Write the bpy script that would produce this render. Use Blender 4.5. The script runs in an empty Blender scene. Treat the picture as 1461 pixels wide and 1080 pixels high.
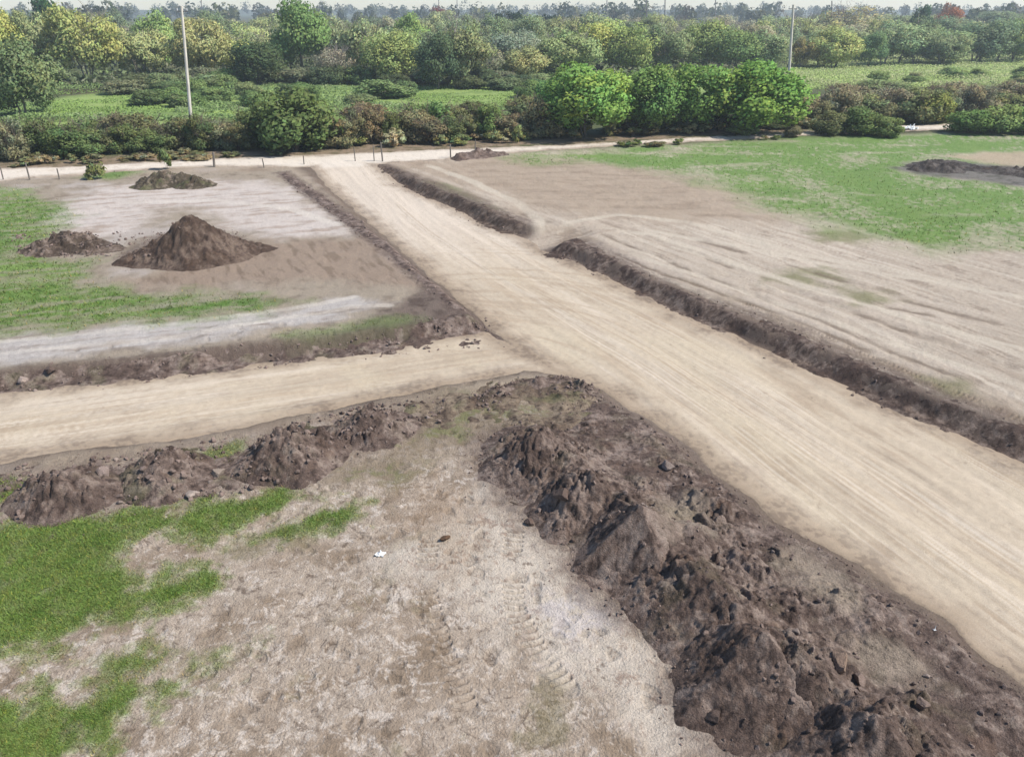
import bpy, math, random
import numpy as np
from math import radians, sin, cos, pi

random.seed(7)
RNG = np.random.default_rng(7)
C = bpy.context.scene.collection

# ------------------------------------------------------------------ camera model (photo pixels -> ground)
PW, PH, FPX, HOR, CAMH = 1461.0, 1080.0, 1100.0, 12.0, 11.0
PITCH = math.atan((PH/2-HOR)/FPX)

def at(px, py, z=0.0):
    """ground point (x, y) that the photo shows at pixel (px, py), on the level z"""
    cx, cy = (px-PW/2)/FPX, -(py-PH/2)/FPX
    s, c = sin(PITCH), cos(PITCH)
    t = (z-CAMH)/(-s+cy*c)
    return (cx*t, (c+cy*s)*t)

def mpp(py):
    """metres per photo pixel at ground row py"""
    return CAMH/(sin(PITCH)+(py-PH/2)/FPX*cos(PITCH))/FPX

def height_of(ybase, ytop):
    d = at(PW/2, ybase)[1]
    a = PITCH+math.atan((ytop-PH/2)/FPX)
    return CAMH-d*math.tan(a)

# ------------------------------------------------------------------ noise (numpy)
def _hash(ix, iy, seed):
    h = (ix.astype(np.int64)*374761393+iy.astype(np.int64)*668265263+seed*974711) & 0xffffffff
    h = ((h ^ (h >> 13))*1274126177) & 0xffffffff
    return (h ^ (h >> 16)) & 0xffff

_GA = np.arange(256)*(2*pi/256)
_GX, _GY = np.cos(_GA).astype(np.float32), np.sin(_GA).astype(np.float32)

def perlin(x, y, seed=0):
    x = np.asarray(x, np.float64); y = np.asarray(y, np.float64)
    fx, fy = np.floor(x), np.floor(y)
    ix, iy = fx.astype(np.int64), fy.astype(np.int64)
    dx, dy = (x-fx).astype(np.float32), (y-fy).astype(np.float32)
    u = dx*dx*dx*(dx*(dx*6-15)+10); v = dy*dy*dy*(dy*(dy*6-15)+10)
    def g(a, b, ex, ey):
        h = _hash(ix+a, iy+b, seed) & 255
        return _GX[h]*ex+_GY[h]*ey
    n00, n10 = g(0, 0, dx, dy), g(1, 0, dx-1, dy)
    n01, n11 = g(0, 1, dx, dy-1), g(1, 1, dx-1, dy-1)
    a = n00+(n10-n00)*u; b = n01+(n11-n01)*u
    return (a+(b-a)*v)*1.4

def fbm(x, y, octv=4, seed=0, gain=0.5):
    s = 0; a = 1.0; f = 1.0; tot = 0
    for k in range(octv):
        s = s+perlin(x*f, y*f, seed+k*17)*a
        tot += a; a *= gain; f *= 2.03
    return s/tot

def cells(x, y, seed):
    """(distance to the nearest cell edge 0..1, random value of the cell)"""
    fx, fy = np.floor(x).astype(np.int64), np.floor(y).astype(np.int64)
    d1 = np.full(x.shape, 9.0); d2 = np.full(x.shape, 9.0); val = np.zeros(x.shape)
    for i in (-1, 0, 1):
        for j in (-1, 0, 1):
            h = _hash(fx+i, fy+j, seed); h2 = _hash(fx+i, fy+j, seed+7)
            d = np.hypot(fx+i+(h & 255)/256-x, fy+j+(h >> 8)/256-y)
            near = d < d1
            d2 = np.where(near, d1, np.minimum(d2, d)); val = np.where(near, h2/65536.0, val); d1 = np.where(near, d, d1)
    return np.clip((d2-d1)*1.6, 0, 1), val

def sst(a, b, x):
    t = np.clip((x-a)/(b-a), 0, 1)
    return t*t*(3-2*t)

def lin(r, g, b):
    f = lambda c: (c/255/12.92) if c/255 <= 0.04045 else ((c/255+0.055)/1.055)**2.4
    return np.array([f(r), f(g), f(b)], np.float32)

KALB = 0.66
def alb(r, g, b):
    """albedo of a surface that reads (r, g, b) in full daylight"""
    return lin(r, g, b)*KALB*np.array([1.01, 1.0, 0.985], np.float32)

# ------------------------------------------------------------------ polygons
def poly(pts, z=0.0):
    return np.array([at(a, b, z) for a, b in pts])

def sdf(P, x, y, margin=4.0):
    """signed distance to polygon P (negative inside); far points get +margin"""
    out = np.full(x.shape, margin, np.float32)
    lo, hi = P.min(0)-margin, P.max(0)+margin
    m = (x > lo[0]) & (x < hi[0]) & (y > lo[1]) & (y < hi[1])
    if not m.any():
        return out
    X, Y = x[m], y[m]
    d = np.full(X.shape, 1e9); ins = np.zeros(X.shape, bool)
    n = len(P)
    for i in range(n):
        ax, ay = P[i]; bx, by = P[(i+1) % n]
        ex, ey = bx-ax, by-ay
        wx, wy = X-ax, Y-ay
        t = np.clip((wx*ex+wy*ey)/(ex*ex+ey*ey+1e-12), 0, 1)
        d = np.minimum(d, (wx-ex*t)**2+(wy-ey*t)**2)
        c = ((ay > Y) != (by > Y))
        with np.errstate(divide='ignore', invalid='ignore'):
            xi = ax+(Y-ay)*(bx-ax)/(by-ay if by != ay else 1e-12)
        ins ^= c & (X < xi)
    d = np.sqrt(d)
    out[m] = np.where(ins, -d, np.minimum(d, margin))
    return out

ROADZ = -0.45
# main dirt road (far end, left edge down to the near end, then right edge back up)
_d = np.array(at(1461, 980, ROADZ))-np.array(at(1108, 742, ROADZ)); _d = _d/np.linalg.norm(_d)*30
MAIN = poly([(432, 238), (520, 312), (600, 383), (655, 428), (700, 470), (735, 500), (800, 535), (859, 556), (899, 584), (950, 613), (1030, 682),
             (1108, 742), (1171, 775), (1241, 820), (1298, 855), (1347, 882), (1402, 934), (1461, 980), (1461, 659), (1312, 593), (1185, 540), (1094, 498), (968, 445), (899, 411), (832, 378), (775, 358),
             (752, 340), (708, 327), (648, 297), (591, 274), (530, 239)], ROADZ)
_i = 17
MAIN = np.concatenate([MAIN[:_i+1], MAIN[_i:_i+1]+_d, MAIN[_i+1:_i+2]+_d, MAIN[_i+1:]])
SIDE = poly([(720, 486), (690, 474), (490, 502), (335, 522), (168, 542), (0, 559), (-400, 606), (-400, 726), (0, 664), (134, 641), (302, 622), (402, 602),
             (490, 582), (614, 556), (748, 534), (830, 545)], ROADZ)
BACKR = poly([(-400, 275), (0, 241), (150, 236), (300, 228), (430, 223), (520, 219), (640, 214), (740, 211), (850, 205), (960, 199), (1130, 190), (1280, 181), (1500, 172),
              (1500, 175), (1330, 187), (1130, 196), (960, 206), (850, 212), (740, 219), (640, 229), (545, 236), (430, 241), (300, 240), (150, 248), (0, 261), (-400, 297)], -0.04)
# unit axes of the two roads
def axis(a, b, z=ROADZ):
    p, q = np.array(at(*a, z)), np.array(at(*b, z))
    d = (q-p)/np.linalg.norm(q-p); return d
AX_MAIN = axis((640, 330), (1300, 760)); AX_SIDE = axis((0, 610), (700, 510))
def uv_main(x, y):
    u, v = x*AX_MAIN[0]+y*AX_MAIN[1], -x*AX_MAIN[1]+y*AX_MAIN[0]
    return u, v+0.45*np.sin(u*0.16+1.3)+0.25*fbm(u*0.12, v*0.25, 2, 501)
def uv_side(x, y): return x*AX_SIDE[0]+y*AX_SIDE[1], -x*AX_SIDE[1]+y*AX_SIDE[0]

def road_fields(x, y):
    w = 0.26*fbm(x*0.7, y*0.7, 3, 5, 0.4)+0.035*fbm(x*4, y*4, 2, 6)
    return sdf(MAIN, x, y, 6)+w, sdf(SIDE, x, y, 6)+w, sdf(BACKR, x, y, 6)+w*1.3

GAPC = at(790, 338, -0.2)
def gap(x, y):
    u, v = uv_main(x-GAPC[0], y-GAPC[1])
    return np.exp(-(u/1.35)**4)*np.exp(-(v/5.0)**4)

def terrain(x, y, rf=None):
    """height of the bare ground"""
    sm, ss, sb = rf if rf is not None else road_fields(x, y)
    d = np.minimum(sm, ss)
    edge = 0.5+0.35*(1+fbm(x*0.35, y*0.35, 2, 11))
    gp = gap(x, y); edge = edge+4.0*gp
    z = ROADZ*(1-sst(0.0, 1.0, d/edge))*(0.09+0.91*sst(0.3, 5.8, sb))
    kb = 1-sst(0.0, 1.5, sb); z = z*(1-kb)+0.03*kb
    far = sst(70, 120, np.hypot(x, y))
    off = np.clip(d/2, 0, 1)
    z = z+off*(0.10*fbm(x*0.22, y*0.22, 3, 21)+0.045*fbm(x*1.1, y*1.1, 3, 22))*(1-0.5*far)
    return z

# ------------------------------------------------------------------ mesh helpers
def mesh_np(name, v, f, mat=None, col=None, smooth=True, parent=None, uv=None):
    me = bpy.data.meshes.new(name)
    v = np.ascontiguousarray(v, np.float32); f = np.ascontiguousarray(f, np.int32)
    k = f.shape[1]
    me.vertices.add(len(v)); me.vertices.foreach_set('co', v.ravel())
    me.loops.add(f.size); me.loops.foreach_set('vertex_index', f.ravel())
    me.polygons.add(len(f))
    me.polygons.foreach_set('loop_start', np.arange(0, f.size, k, dtype=np.int32))
    me.polygons.foreach_set('loop_total', np.full(len(f), k, np.int32))
    me.polygons.foreach_set('use_smooth', np.full(len(f), smooth, bool))
    me.update(calc_edges=True)
    if col is not None:
        ca = me.attributes.new('Col', 'FLOAT_COLOR', 'POINT')
        c4 = np.ones((len(v), 4), np.float32); c4[:, :col.shape[1]] = col
        ca.data.foreach_set('color', c4.ravel())
    if mat: me.materials.append(mat)
    o = bpy.data.objects.new(name, me); C.objects.link(o)
    if parent: o.parent = parent
    return o

def tag(o, label=None, cat=None, group=None, kind=None):
    if label: o['label'] = label
    if cat: o['category'] = cat
    if group: o['group'] = group
    if kind: o['kind'] = kind
    return o

def empty(name, loc=(0, 0, 0)):
    o = bpy.data.objects.new(name, None); C.objects.link(o); o.location = loc
    o.empty_display_size = 0.3
    return o

# ------------------------------------------------------------------ materials
def new_mat(name):
    m = bpy.data.materials.new(name); m.use_nodes = True
    n = m.node_tree; n.nodes.clear()
    return m, n, n.nodes, n.links

def ground_mat(name, s1=9, s2=60, amt=0.35, bump=0.5, bs=28, dist=0.03, rough=0.95, sat=1.0):
    """vertex albedo x two scales of grain, with a soft bump"""
    m, nt, N, L = new_mat(name)
    out = N.new('ShaderNodeOutputMaterial'); b = N.new('ShaderNodeBsdfPrincipled')
    b.inputs['Roughness'].default_value = rough; b.inputs['Specular IOR Level'].default_value = 0.15
    a = N.new('ShaderNodeAttribute'); a.attribute_name = 'Col'
    tc = N.new('ShaderNodeTexCoord')
    def noise(sc, det, ro=0.6):
        t = N.new('ShaderNodeTexNoise'); t.inputs['Scale'].default_value = sc; t.inputs['Detail'].default_value = det; t.inputs['Roughness'].default_value = ro
        L.new(tc.outputs['Object'], t.inputs['Vector']); return t
    n1, n2 = noise(s1, 3), noise(s2, 2)
    def rng(t, lo, hi):
        r = N.new('ShaderNodeMapRange'); r.inputs['From Min'].default_value = 0.3; r.inputs['From Max'].default_value = 0.7
        r.inputs['To Min'].default_value = lo; r.inputs['To Max'].default_value = hi
        L.new(t.outputs['Fac'], r.inputs['Value']); return r
    r1, r2 = rng(n1, 1-amt*0.6, 1+amt*0.6), rng(n2, 1-amt, 1+amt)
    mu = N.new('ShaderNodeMath'); mu.operation = 'MULTIPLY'
    L.new(r1.outputs[0], mu.inputs[0]); L.new(r2.outputs[0], mu.inputs[1])
    mx = N.new('ShaderNodeVectorMath'); mx.operation = 'SCALE'
    L.new(a.outputs['Color'], mx.inputs[0]); L.new(mu.outputs[0], mx.inputs['Scale'])
    L.new(mx.outputs[0], b.inputs['Base Color'])
    n3 = noise(bs, 4, 0.65)
    bp = N.new('ShaderNodeBump'); bp.inputs['Strength'].default_value = bump; bp.inputs['Distance'].default_value = dist
    L.new(n3.outputs['Fac'], bp.inputs['Height']); L.new(bp.outputs[0], b.inputs['Normal'])
    L.new(b.outputs[0], out.inputs['Surface'])
    return m

def leaf_mat(name, trans=0.25, use_obj=True):
    m, nt, N, L = new_mat(name)
    out = N.new('ShaderNodeOutputMaterial')
    a = N.new('ShaderNodeAttribute'); a.attribute_name = 'Col'
    col = a.outputs['Color']
    if use_obj:
        oi = N.new('ShaderNodeObjectInfo')
        mx = N.new('ShaderNodeVectorMath'); mx.operation = 'MULTIPLY'
        L.new(a.outputs['Color'], mx.inputs[0]); L.new(oi.outputs['Color'], mx.inputs[1]); col = mx.outputs[0]
    d = N.new('ShaderNodeBsdfDiffuse'); t = N.new('ShaderNodeBsdfTranslucent')
    L.new(col, d.inputs['Color']); L.new(col, t.inputs['Color'])
    ms = N.new('ShaderNodeMixShader'); ms.inputs[0].default_value = trans
    L.new(d.outputs[0], ms.inputs[1]); L.new(t.outputs[0], ms.inputs[2])
    L.new(ms.outputs[0], out.inputs['Surface'])
    return m

def plain_mat(name, col, rough=0.8, sc=6.0, amt=0.3, stretch=(1, 1, 1), bump=0.3):
    m, nt, N, L = new_mat(name)
    out = N.new('ShaderNodeOutputMaterial'); b = N.new('ShaderNodeBsdfPrincipled')
    b.inputs['Roughness'].default_value = rough; b.inputs['Specular IOR Level'].default_value = 0.2
    tc = N.new('ShaderNodeTexCoord'); mp = N.new('ShaderNodeMapping'); mp.inputs['Scale'].default_value = stretch
    L.new(tc.outputs['Object'], mp.inputs[0])
    t = N.new('ShaderNodeTexNoise'); t.inputs['Scale'].default_value = sc; t.inputs['Detail'].default_value = 5
    L.new(mp.outputs[0], t.inputs['Vector'])
    r = N.new('ShaderNodeValToRGB')
    r.color_ramp.elements[0].position = 0.3; r.color_ramp.elements[1].position = 0.7
    r.color_ramp.elements[0].color = (*[c*(1-amt) for c in col], 1); r.color_ramp.elements[1].color = (*[min(1, c*(1+amt)) for c in col], 1)
    L.new(t.outputs['Fac'], r.inputs[0]); L.new(r.outputs[0], b.inputs['Base Color'])
    bp = N.new('ShaderNodeBump'); bp.inputs['Strength'].default_value = bump; bp.inputs['Distance'].default_value = 0.02
    L.new(t.outputs['Fac'], bp.inputs['Height']); L.new(bp.outputs[0], b.inputs['Normal'])
    L.new(b.outputs[0], out.inputs['Surface'])
    return m

M_GROUND = ground_mat('lot_ground', 8, 27, 0.13, 1.0, 22, 0.06)
M_ROAD = ground_mat('packed_sand', 6, 40, 0.10, 0.5, 26, 0.025)
M_SOIL = ground_mat('dark_soil', 11, 45, 0.30, 1.0, 26, 0.06)
M_CLOD = ground_mat('clod_soil', 12, 50, 0.25, 0.8, 30, 0.03)
M_LEAF = leaf_mat('leaves', 0.3)
M_GRASS = leaf_mat('grass_blades', 0.3, False)
M_BARK = leaf_mat('bark', 0.0)

# ------------------------------------------------------------------ ground colours
def mixc(c, col, m):
    return c+(np.asarray(col, np.float32)-c)*m[..., None]

def region(P, x, y, soft=0.5, warp=0.8, wf=0.7, seed=0, margin=6, octv=4):
    d = sdf(P, x, y, margin)
    sel = d < margin-0.01
    m = np.zeros(x.shape, np.float32)
    if sel.any():
        n = fbm(x[sel]*wf, y[sel]*wf, octv, 100+seed, 0.6)*warp*1.6
        m[sel] = 1-sst(-soft, soft, d[sel]+n)
    return m

PL = lambda pts, z=0.0: poly(pts, z)
G_UPLEFT = [PL([(-200, 268), (0, 268), (70, 284), (95, 300), (92, 325), (40, 360), (125, 378), (130, 405), (230, 425), (330, 420), (420, 432), (300, 452), (150, 462), (0, 476), (-200, 500)])]
G_RIGHT = PL([(700, 224), (820, 216), (1000, 206), (1180, 196), (1461, 184), (1800, 170), (1800, 372), (1461, 356), (1330, 352), (1240, 345), (1190, 318), (1100, 300), (1050, 272), (960, 246), (860, 236), (760, 232)])
G_NEAR1 = PL([(-300, 770), (0, 748), (150, 728), (300, 712), (400, 700), (440, 712), (360, 745), (270, 768), (180, 785), (210, 812), (300, 822), (290, 850), (190, 885), (80, 920), (0, 950), (-300, 1010)])
G_NEAR2 = PL([(-300, 1040), (0, 1000), (60, 985), (110, 990), (190, 972), (240, 985), (230, 1020), (180, 1042), (120, 1070), (60, 1100), (-300, 1200)])
G_NEAR3 = PL([(330, 768), (420, 742), (470, 722), (530, 718), (500, 740), (420, 765), (350, 778)])
G_NEAR4 = PL([(262, 955), (300, 935), (345, 930), (330, 955), (290, 975)])
G_NEAR5 = PL([(150, 945), (210, 930), (230, 945), (170, 965)])
G_STRIP = PL([(400, 478), (500, 462), (580, 448), (612, 462), (520, 482), (420, 492)])
G_CORNER = PL([(620, 560), (720, 562), (830, 575), (850, 600), (760, 600), (690, 625), (560, 690), (480, 700), (470, 665), (560, 635)])
MEADOW = PL([(-500, 175), (0, 150), (330, 112), (700, 108), (1000, 100), (1461, 84), (2000, 70), (2000, 150), (1461, 120), (1130, 128), (740, 150), (480, 160), (0, 205), (-500, 240)])
PALE_UP = PL([(70, 300), (150, 264), (300, 256), (410, 262), (470, 305), (505, 335), (400, 338), (330, 325), (290, 300), (230, 300), (150, 345), (90, 330)])
PALE_STRIPE = PL([(-300, 500), (0, 480), (150, 468), (300, 456), (420, 440), (500, 424), (560, 432), (470, 458), (330, 480), (120, 505), (0, 520), (-300, 550)])
BROWN_UP = PL([(170, 400), (300, 372), (360, 345), (530, 338), (590, 385), (600, 410), (470, 402), (300, 408), (220, 415)])
DARK_CORNER = PL([(540, 440), (620, 405), (660, 425), (712, 473), (600, 480), (490, 486), (520, 462)])
LOT_UP = PL([(-300, 262), (0, 255), (400, 243), (480, 295), (600, 390), (705, 472), (300, 512), (0, 545), (-300, 580)])
BROWN_R = PL([(545, 232), (720, 222), (900, 232), (1040, 268), (1120, 310), (1000, 320), (860, 310), (760, 300), (650, 262)])
GREEN_FAR = PL([(590, 256), (640, 262), (710, 300), (725, 315), (690, 305), (620, 272)])
PALE_NEAR = PL([(690, 690), (740, 745), (800, 780), (850, 850), (950, 900), (975, 1000), (1040, 1090), (930, 1060), (800, 960), (700, 900), (620, 840), (540, 800), (600, 760), (660, 740)])
PALE_SPOT = PL([(770, 840), (840, 850), (880, 890), (820, 930), (770, 900)])
ASH = PL([(1262, 240), (1300, 230), (1340, 228), (1461, 238), (1600, 244), (1600, 285), (1461, 268), (1390, 258), (1310, 250)])
SANDY_R = PL([(1350, 224), (1400, 216), (1480, 218), (1600, 220), (1600, 240), (1461, 238), (1400, 232)])
DARKROAD_VERGE = PL([(-400, 262), (0, 232), (300, 214), (480, 206), (760, 196), (1000, 186), (1150, 180), (1150, 188), (960, 198), (740, 210), (430, 225), (150, 239), (0, 244), (-400, 278)])
HAZEL_R = [PL([(1100, 390), (1180, 380), (1210, 398), (1150, 410), (1090, 402)]), PL([(1150, 330), (1230, 325), (1240, 345), (1170, 345)]), PL([(1210, 412), (1260, 415), (1270, 432), (1220, 435)]),
           PL([(1330, 545), (1365, 540), (1380, 560), (1345, 565)])]

SOIL_D, SOIL_M, SOIL_L = (107, 91, 83), (134, 117, 108), (166, 150, 139)
# near berm along the main road
BERM = PL([(690, 625), (684, 660), (711, 701), (748, 734), (799, 768), (815, 812), (849, 848), (882, 871), (939, 893), (963, 935), (970, 990), (985, 1020), (1045, 1085), (1150, 1200),
           (1900, 1200), (1461, 985), (1402, 938), (1347, 886), (1298, 858), (1241, 824), (1171, 780), (1108, 746), (1030, 688), (950, 618), (899, 590), (855, 566), (800, 600), (740, 610)])
SBERM = PL([(-300, 715), (0, 672), (150, 655), (300, 632), (402, 612), (480, 590), (560, 574), (640, 566), (620, 600), (560, 630), (490, 655), (400, 690), (290, 712), (150, 732), (0, 745), (-300, 790)])
BANK3 = PL([(392, 247), (412, 245), (490, 298), (560, 345), (610, 386), (668, 430), (706, 470), (690, 474), (640, 440), (560, 372), (480, 312)])
BANK4 = PL([(-300, 565), (0, 530), (100, 519), (335, 494), (490, 482), (600, 460), (690, 440), (712, 474), (600, 488), (490, 497), (335, 513), (168, 533), (0, 548), (-300, 582)])
BANK1 = PL([(771, 357), (832, 380), (899, 413), (968, 447), (1094, 500), (1185, 542), (1312, 595), (1461, 661), (1800, 805), (1800, 750), (1461, 616), (1347, 572), (1241, 524), (1101, 464), (968, 418), (916, 391), (849, 355), (812, 338)], -0.2)
BANK2 = PL([(528, 239), (591, 275), (648, 299), (708, 329), (752, 334), (750, 318), (690, 296), (621, 268), (550, 239)], -0.2)
MOUND_FEET = PL([(175, 368), (230, 335), (320, 335), (352, 347), (290, 366), (200, 380)])

def track(pts, z=0.0):
    return np.array([at(a, b, z) for a, b in pts])

def dist_line(P, x, y, margin=2.0):
    """(distance to the polyline, length along it)"""
    out = np.full(x.shape, margin, np.float32); along = np.zeros(x.shape, np.float32)
    lo, hi = P.min(0)-margin, P.max(0)+margin
    m = (x > lo[0]) & (x < hi[0]) & (y > lo[1]) & (y < hi[1])
    if not m.any(): return out, along
    X, Y = x[m], y[m]; d = np.full(X.shape, margin**2); al = np.zeros(X.shape); s0 = 0
    for i in range(len(P)-1):
        e = P[i+1]-P[i]; L = np.hypot(*e)
        wx, wy = X-P[i][0], Y-P[i][1]
        t = np.clip((wx*e[0]+wy*e[1])/(L*L), 0, 1)
        q = (wx-e[0]*t)**2+(wy-e[1]*t)**2
        k = q < d
        d = np.where(k, q, d); al = np.where(k, s0+t*L, al); s0 += L
    out[m] = np.sqrt(d); along[m] = al
    return out, along

CLEATS = [(track([(612, 770), (606, 830), (618, 890), (640, 950), (665, 1010)]), 0.24), (track([(735, 755), (728, 810), (735, 870), (765, 925), (810, 980)]), 0.24),
          (track([(1060, 432), (1150, 470), (1250, 512), (1350, 555), (1461, 600)]), 0.17)]
RUTS = [(track([(860, 335), (1000, 392), (1150, 450), (1300, 512), (1500, 590)]), 0.3), (track([(860, 318), (1000, 365), (1200, 440), (1500, 545)]), 0.35),
        (track([(1000, 345), (1150, 385), (1300, 430), (1500, 480)]), 0.4), (track([(870, 360), (960, 395), (1090, 440), (1240, 500)]), 0.25),
        (track([(1090, 395), (1230, 432), (1330, 450)]), 0.3), (track([(560, 238), (660, 275), (760, 310), (830, 330)]), 0.5),
        (track([(0, 498), (200, 476), (400, 452), (560, 436)]), 0.2), (track([(0, 515), (200, 490), (420, 462)]), 0.25)]

LTRACKS = [(track([(-50, 492), (150, 474), (330, 452), (430, 437), (505, 424)]), 0.22), (track([(300, 470), (420, 452), (500, 438), (556, 436)]), 0.2), (track([(0, 505), (200, 486), (330, 468), (420, 450)]), 0.2),
           (track([(180, 290), (300, 285), (420, 300), (480, 320)]), 0.4), (track([(790, 338), (840, 322), (930, 335), (1060, 380), (1250, 440), (1500, 520)]), 0.3), (track([(775, 342), (815, 318), (880, 306), (980, 318), (1130, 360), (1400, 410)]), 0.35),
           (track([(850, 352), (960, 402), (1100, 462), (1250, 525), (1461, 615)]), 0.16), (track([(900, 362), (1050, 412), (1200, 464), (1461, 552)]), 0.2), (track([(960, 352), (1100, 395), (1250, 440), (1461, 500)]), 0.22), (track([(930, 330), (1050, 352), (1200, 380), (1461, 425)]), 0.3), (track([(760, 340), (770, 315), (740, 290), (680, 262), (610, 236)]), 0.4)]
def ground_colour(x, y, rf):
    sm, ss, sb = rf
    dist = np.hypot(x, y)
    um, vm = uv_main(x, y); us, vs = uv_side(x, y)
    big = fbm(x*0.18, y*0.18, 4, 31); mid = fbm(x*0.9, y*0.9, 4, 32); fine = fbm(x*4.5, y*4.5, 4, 33, 0.65)
    near_lot = np.zeros(x.shape, np.float32)
    n0 = x.size
    c = np.empty(x.shape+(3,), np.float32); c[:] = alb(176, 161, 142)
    c = mixc(c, alb(186, 172, 158), sst(-0.1, 0.35, big+mid*0.5))
    c = mixc(c, alb(146, 128, 112), sst(0.05, 0.5, -big+mid*0.6)*0.7)
    # right-hand lot: streaks along the road
    wb = 0.5*fbm(um*0.05, vm*0.1, 2, 40); st = fbm(um*0.05, (vm+wb)*1.9, 4, 41, 0.65); st2 = fbm(um*0.25, (vm+wb)*5, 3, 42)
    rl = sst(0.0, 1.5, sdf(PL([(560, 225), (760, 335), (830, 338), (970, 400), (1461, 600), (2300, 950), (2600, 300), (1800, 180), (1000, 195)]), x, y, 6)*-1)
    cr = mixc(np.broadcast_to(alb(198, 184, 167), c.shape).copy(), alb(214, 201, 184), sst(0.0, 0.35, st))
    cr = mixc(cr, alb(158, 141, 124), sst(0.08, 0.45, -st-0.6*mid)*0.4)
    cr = mixc(cr, alb(142, 124, 108), sst(0.12, 0.5, st2*0.8+mid*0.7)*0.55)
    c = mixc(c, cr, rl)
    c = mixc(c, mixc(np.broadcast_to(alb(182, 164, 144), c.shape).copy(), alb(158, 139, 120), sst(-0.15, 0.4, fbm(x*0.25, y*0.9, 5, 45, 0.65)+0.3*fine)), region(BROWN_R, x, y, 2.6, 2.2, 0.3, 3)*0.8)
    c = mixc(c, alb(128, 132, 96), region(GREEN_FAR, x, y, 0.5, 0.5, 0.9, 4)*0.7)
    for k, P in enumerate(HAZEL_R):
        c = mixc(c, alb(132, 132, 92), region(P, x, y, 0.8, 0.9, 0.8, 50+k)*0.75)
    for P, w in RUTS:
        d, a = dist_line(P, x, y)
        d = d+0.12*fbm(x*1.5, y*1.5, 2, 71)
        brk = sst(-0.25, 0.15, fbm(a*0.35, d*0+w*10, 2, 72))
        c = mixc(c, alb(128, 111, 96), (1-sst(w*0.2, w*0.7, d))*0.7*brk)
        c = mixc(c, alb(208, 194, 178), (1-sst(0.1, 0.35, np.abs(d-w*1.7)))*0.6*brk)
    LT = []
    for P, w in LTRACKS:
        d, a = dist_line(P, x, y); d = np.abs(d+0.1*fbm(x*0.8, y*0.8, 2, 171))
        LT.append((1-sst(w*0.5, w*1.3, d))*(0.55+0.45*sst(-0.3, 0.2, fbm(a*0.4, d*0+w*7, 2, 172))))
    # upper-left lot
    lu = region(LOT_UP, x, y, 0.8, 0.4, 0.6, 7)
    cu = mixc(np.broadcast_to(alb(172, 159, 142), c.shape).copy(), alb(136, 122, 106), sst(0.0, 0.45, mid+0.3*fine)*0.8)
    cu = mixc(cu, alb(192, 182, 174), sst(0.1, 0.5, big-0.4*mid)*0.8)
    c = mixc(c, cu, lu)
    sw = fbm(us*0.16, vs*1.6, 4, 43, 0.6)
    pu = region(PALE_UP, x, y, 1.2, 1.3, 0.35, 8)
    c = mixc(c, mixc(np.broadcast_to(alb(218, 207, 199), c.shape).copy(), alb(184, 167, 153), sst(-0.1, 0.4, sw+0.4*mid)), pu*0.9)
    bu = region(BROWN_UP, x, y, 0.9, 0.9, 0.5, 9)
    c = mixc(c, mixc(np.broadcast_to(alb(164, 145, 128), c.shape).copy(), alb(140, 122, 106), sst(0, 0.35, fbm(um*0.5, vm*2.5, 3, 44))), bu*0.9)
    ps = region(PALE_STRIPE, x, y, 0.5, 0.6, 0.6, 10)
    c = mixc(c, mixc(np.broadcast_to(alb(204, 198, 194), c.shape).copy(), alb(160, 148, 138), sst(-0.05, 0.35, sw+0.35*mid)), ps*0.8)
    c = mixc(c, mixc(np.broadcast_to(alb(118, 103, 95), c.shape).copy(), alb(90, 76, 70), sst(0, 0.4, mid+fine*0.5)), region(DARK_CORNER, x, y, 0.7, 0.9, 0.7, 11)*0.85)
    for k, m in enumerate(LT): c = mixc(c, alb(224, 215, 204) if k < 4 else alb(216, 204, 186), m*0.8)
    # near lot: straw, bare patches
    nl = region(PL([(-600, 790), (0, 700), (480, 590), (700, 570), (860, 560), (1080, 740), (1400, 1010), (1700, 1250), (700, 2600), (-1600, 1600)]), x, y, 0.5, 0.3, 0.7, 12)
    wx, wy = 0.35*fbm(x*1.7, y*1.7, 3, 134), 0.35*fbm(x*1.7+20, y*1.7, 3, 135)
    sp = fbm((x+wx)*3.2, (y+wy)*3.2, 5, 34, 0.78)*1.15; sp2 = fbm((x-wy)*5+7, (y+wx)*5, 5, 35, 0.8)
    cn = mixc(np.broadcast_to(alb(190, 174, 157), c.shape).copy(), alb(158, 140, 121), sst(-0.15, 0.35, mid+0.3*big))
    cn = mixc(cn, alb(222, 209, 196), sst(0.0, 0.36, sp+0.4*sp2+0.15*big)*0.85)
    cn = mixc(cn, alb(104, 87, 74), sst(0.06, 0.45, -sp2-0.35*mid)*0.75)
    cn = mixc(cn, alb(140, 130, 100), sst(0.12, 0.5, fbm(x*0.6+30, y*0.6, 4, 36)+0.4*fine)*0.65)
    c = mixc(c, cn, nl)
    cn = mixc(cn, alb(212, 199, 184), sst(0.02, 0.32, fbm(x*0.8+11, y*0.8, 5, 47, 0.65))*0.7)
    cn = mixc(cn, alb(134, 116, 98), sst(0.05, 0.38, fbm(x*0.9+31, y*0.9, 5, 48, 0.65)+0.2*sp)*0.65)
    pn = region(PALE_NEAR, x, y, 0.5, 0.6, 0.9, 13)
    cp = mixc(np.broadcast_to(alb(218, 206, 191), c.shape).copy(), alb(165, 145, 130), sst(0.0, 0.4, sp2*0.7+sp*0.6+0.3*mid))
    cp = mixc(cp, alb(120, 102, 90), sst(0.2, 0.5, -fine*0.8-sp*0.6)*0.8)
    c = mixc(c, cp, pn*0.9)
    c = mixc(c, alb(215, 207, 205), region(PALE_SPOT, x, y, 0.35, 0.5, 1.2, 14)*0.7*sst(-0.3, 0.1, sp))
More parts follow.
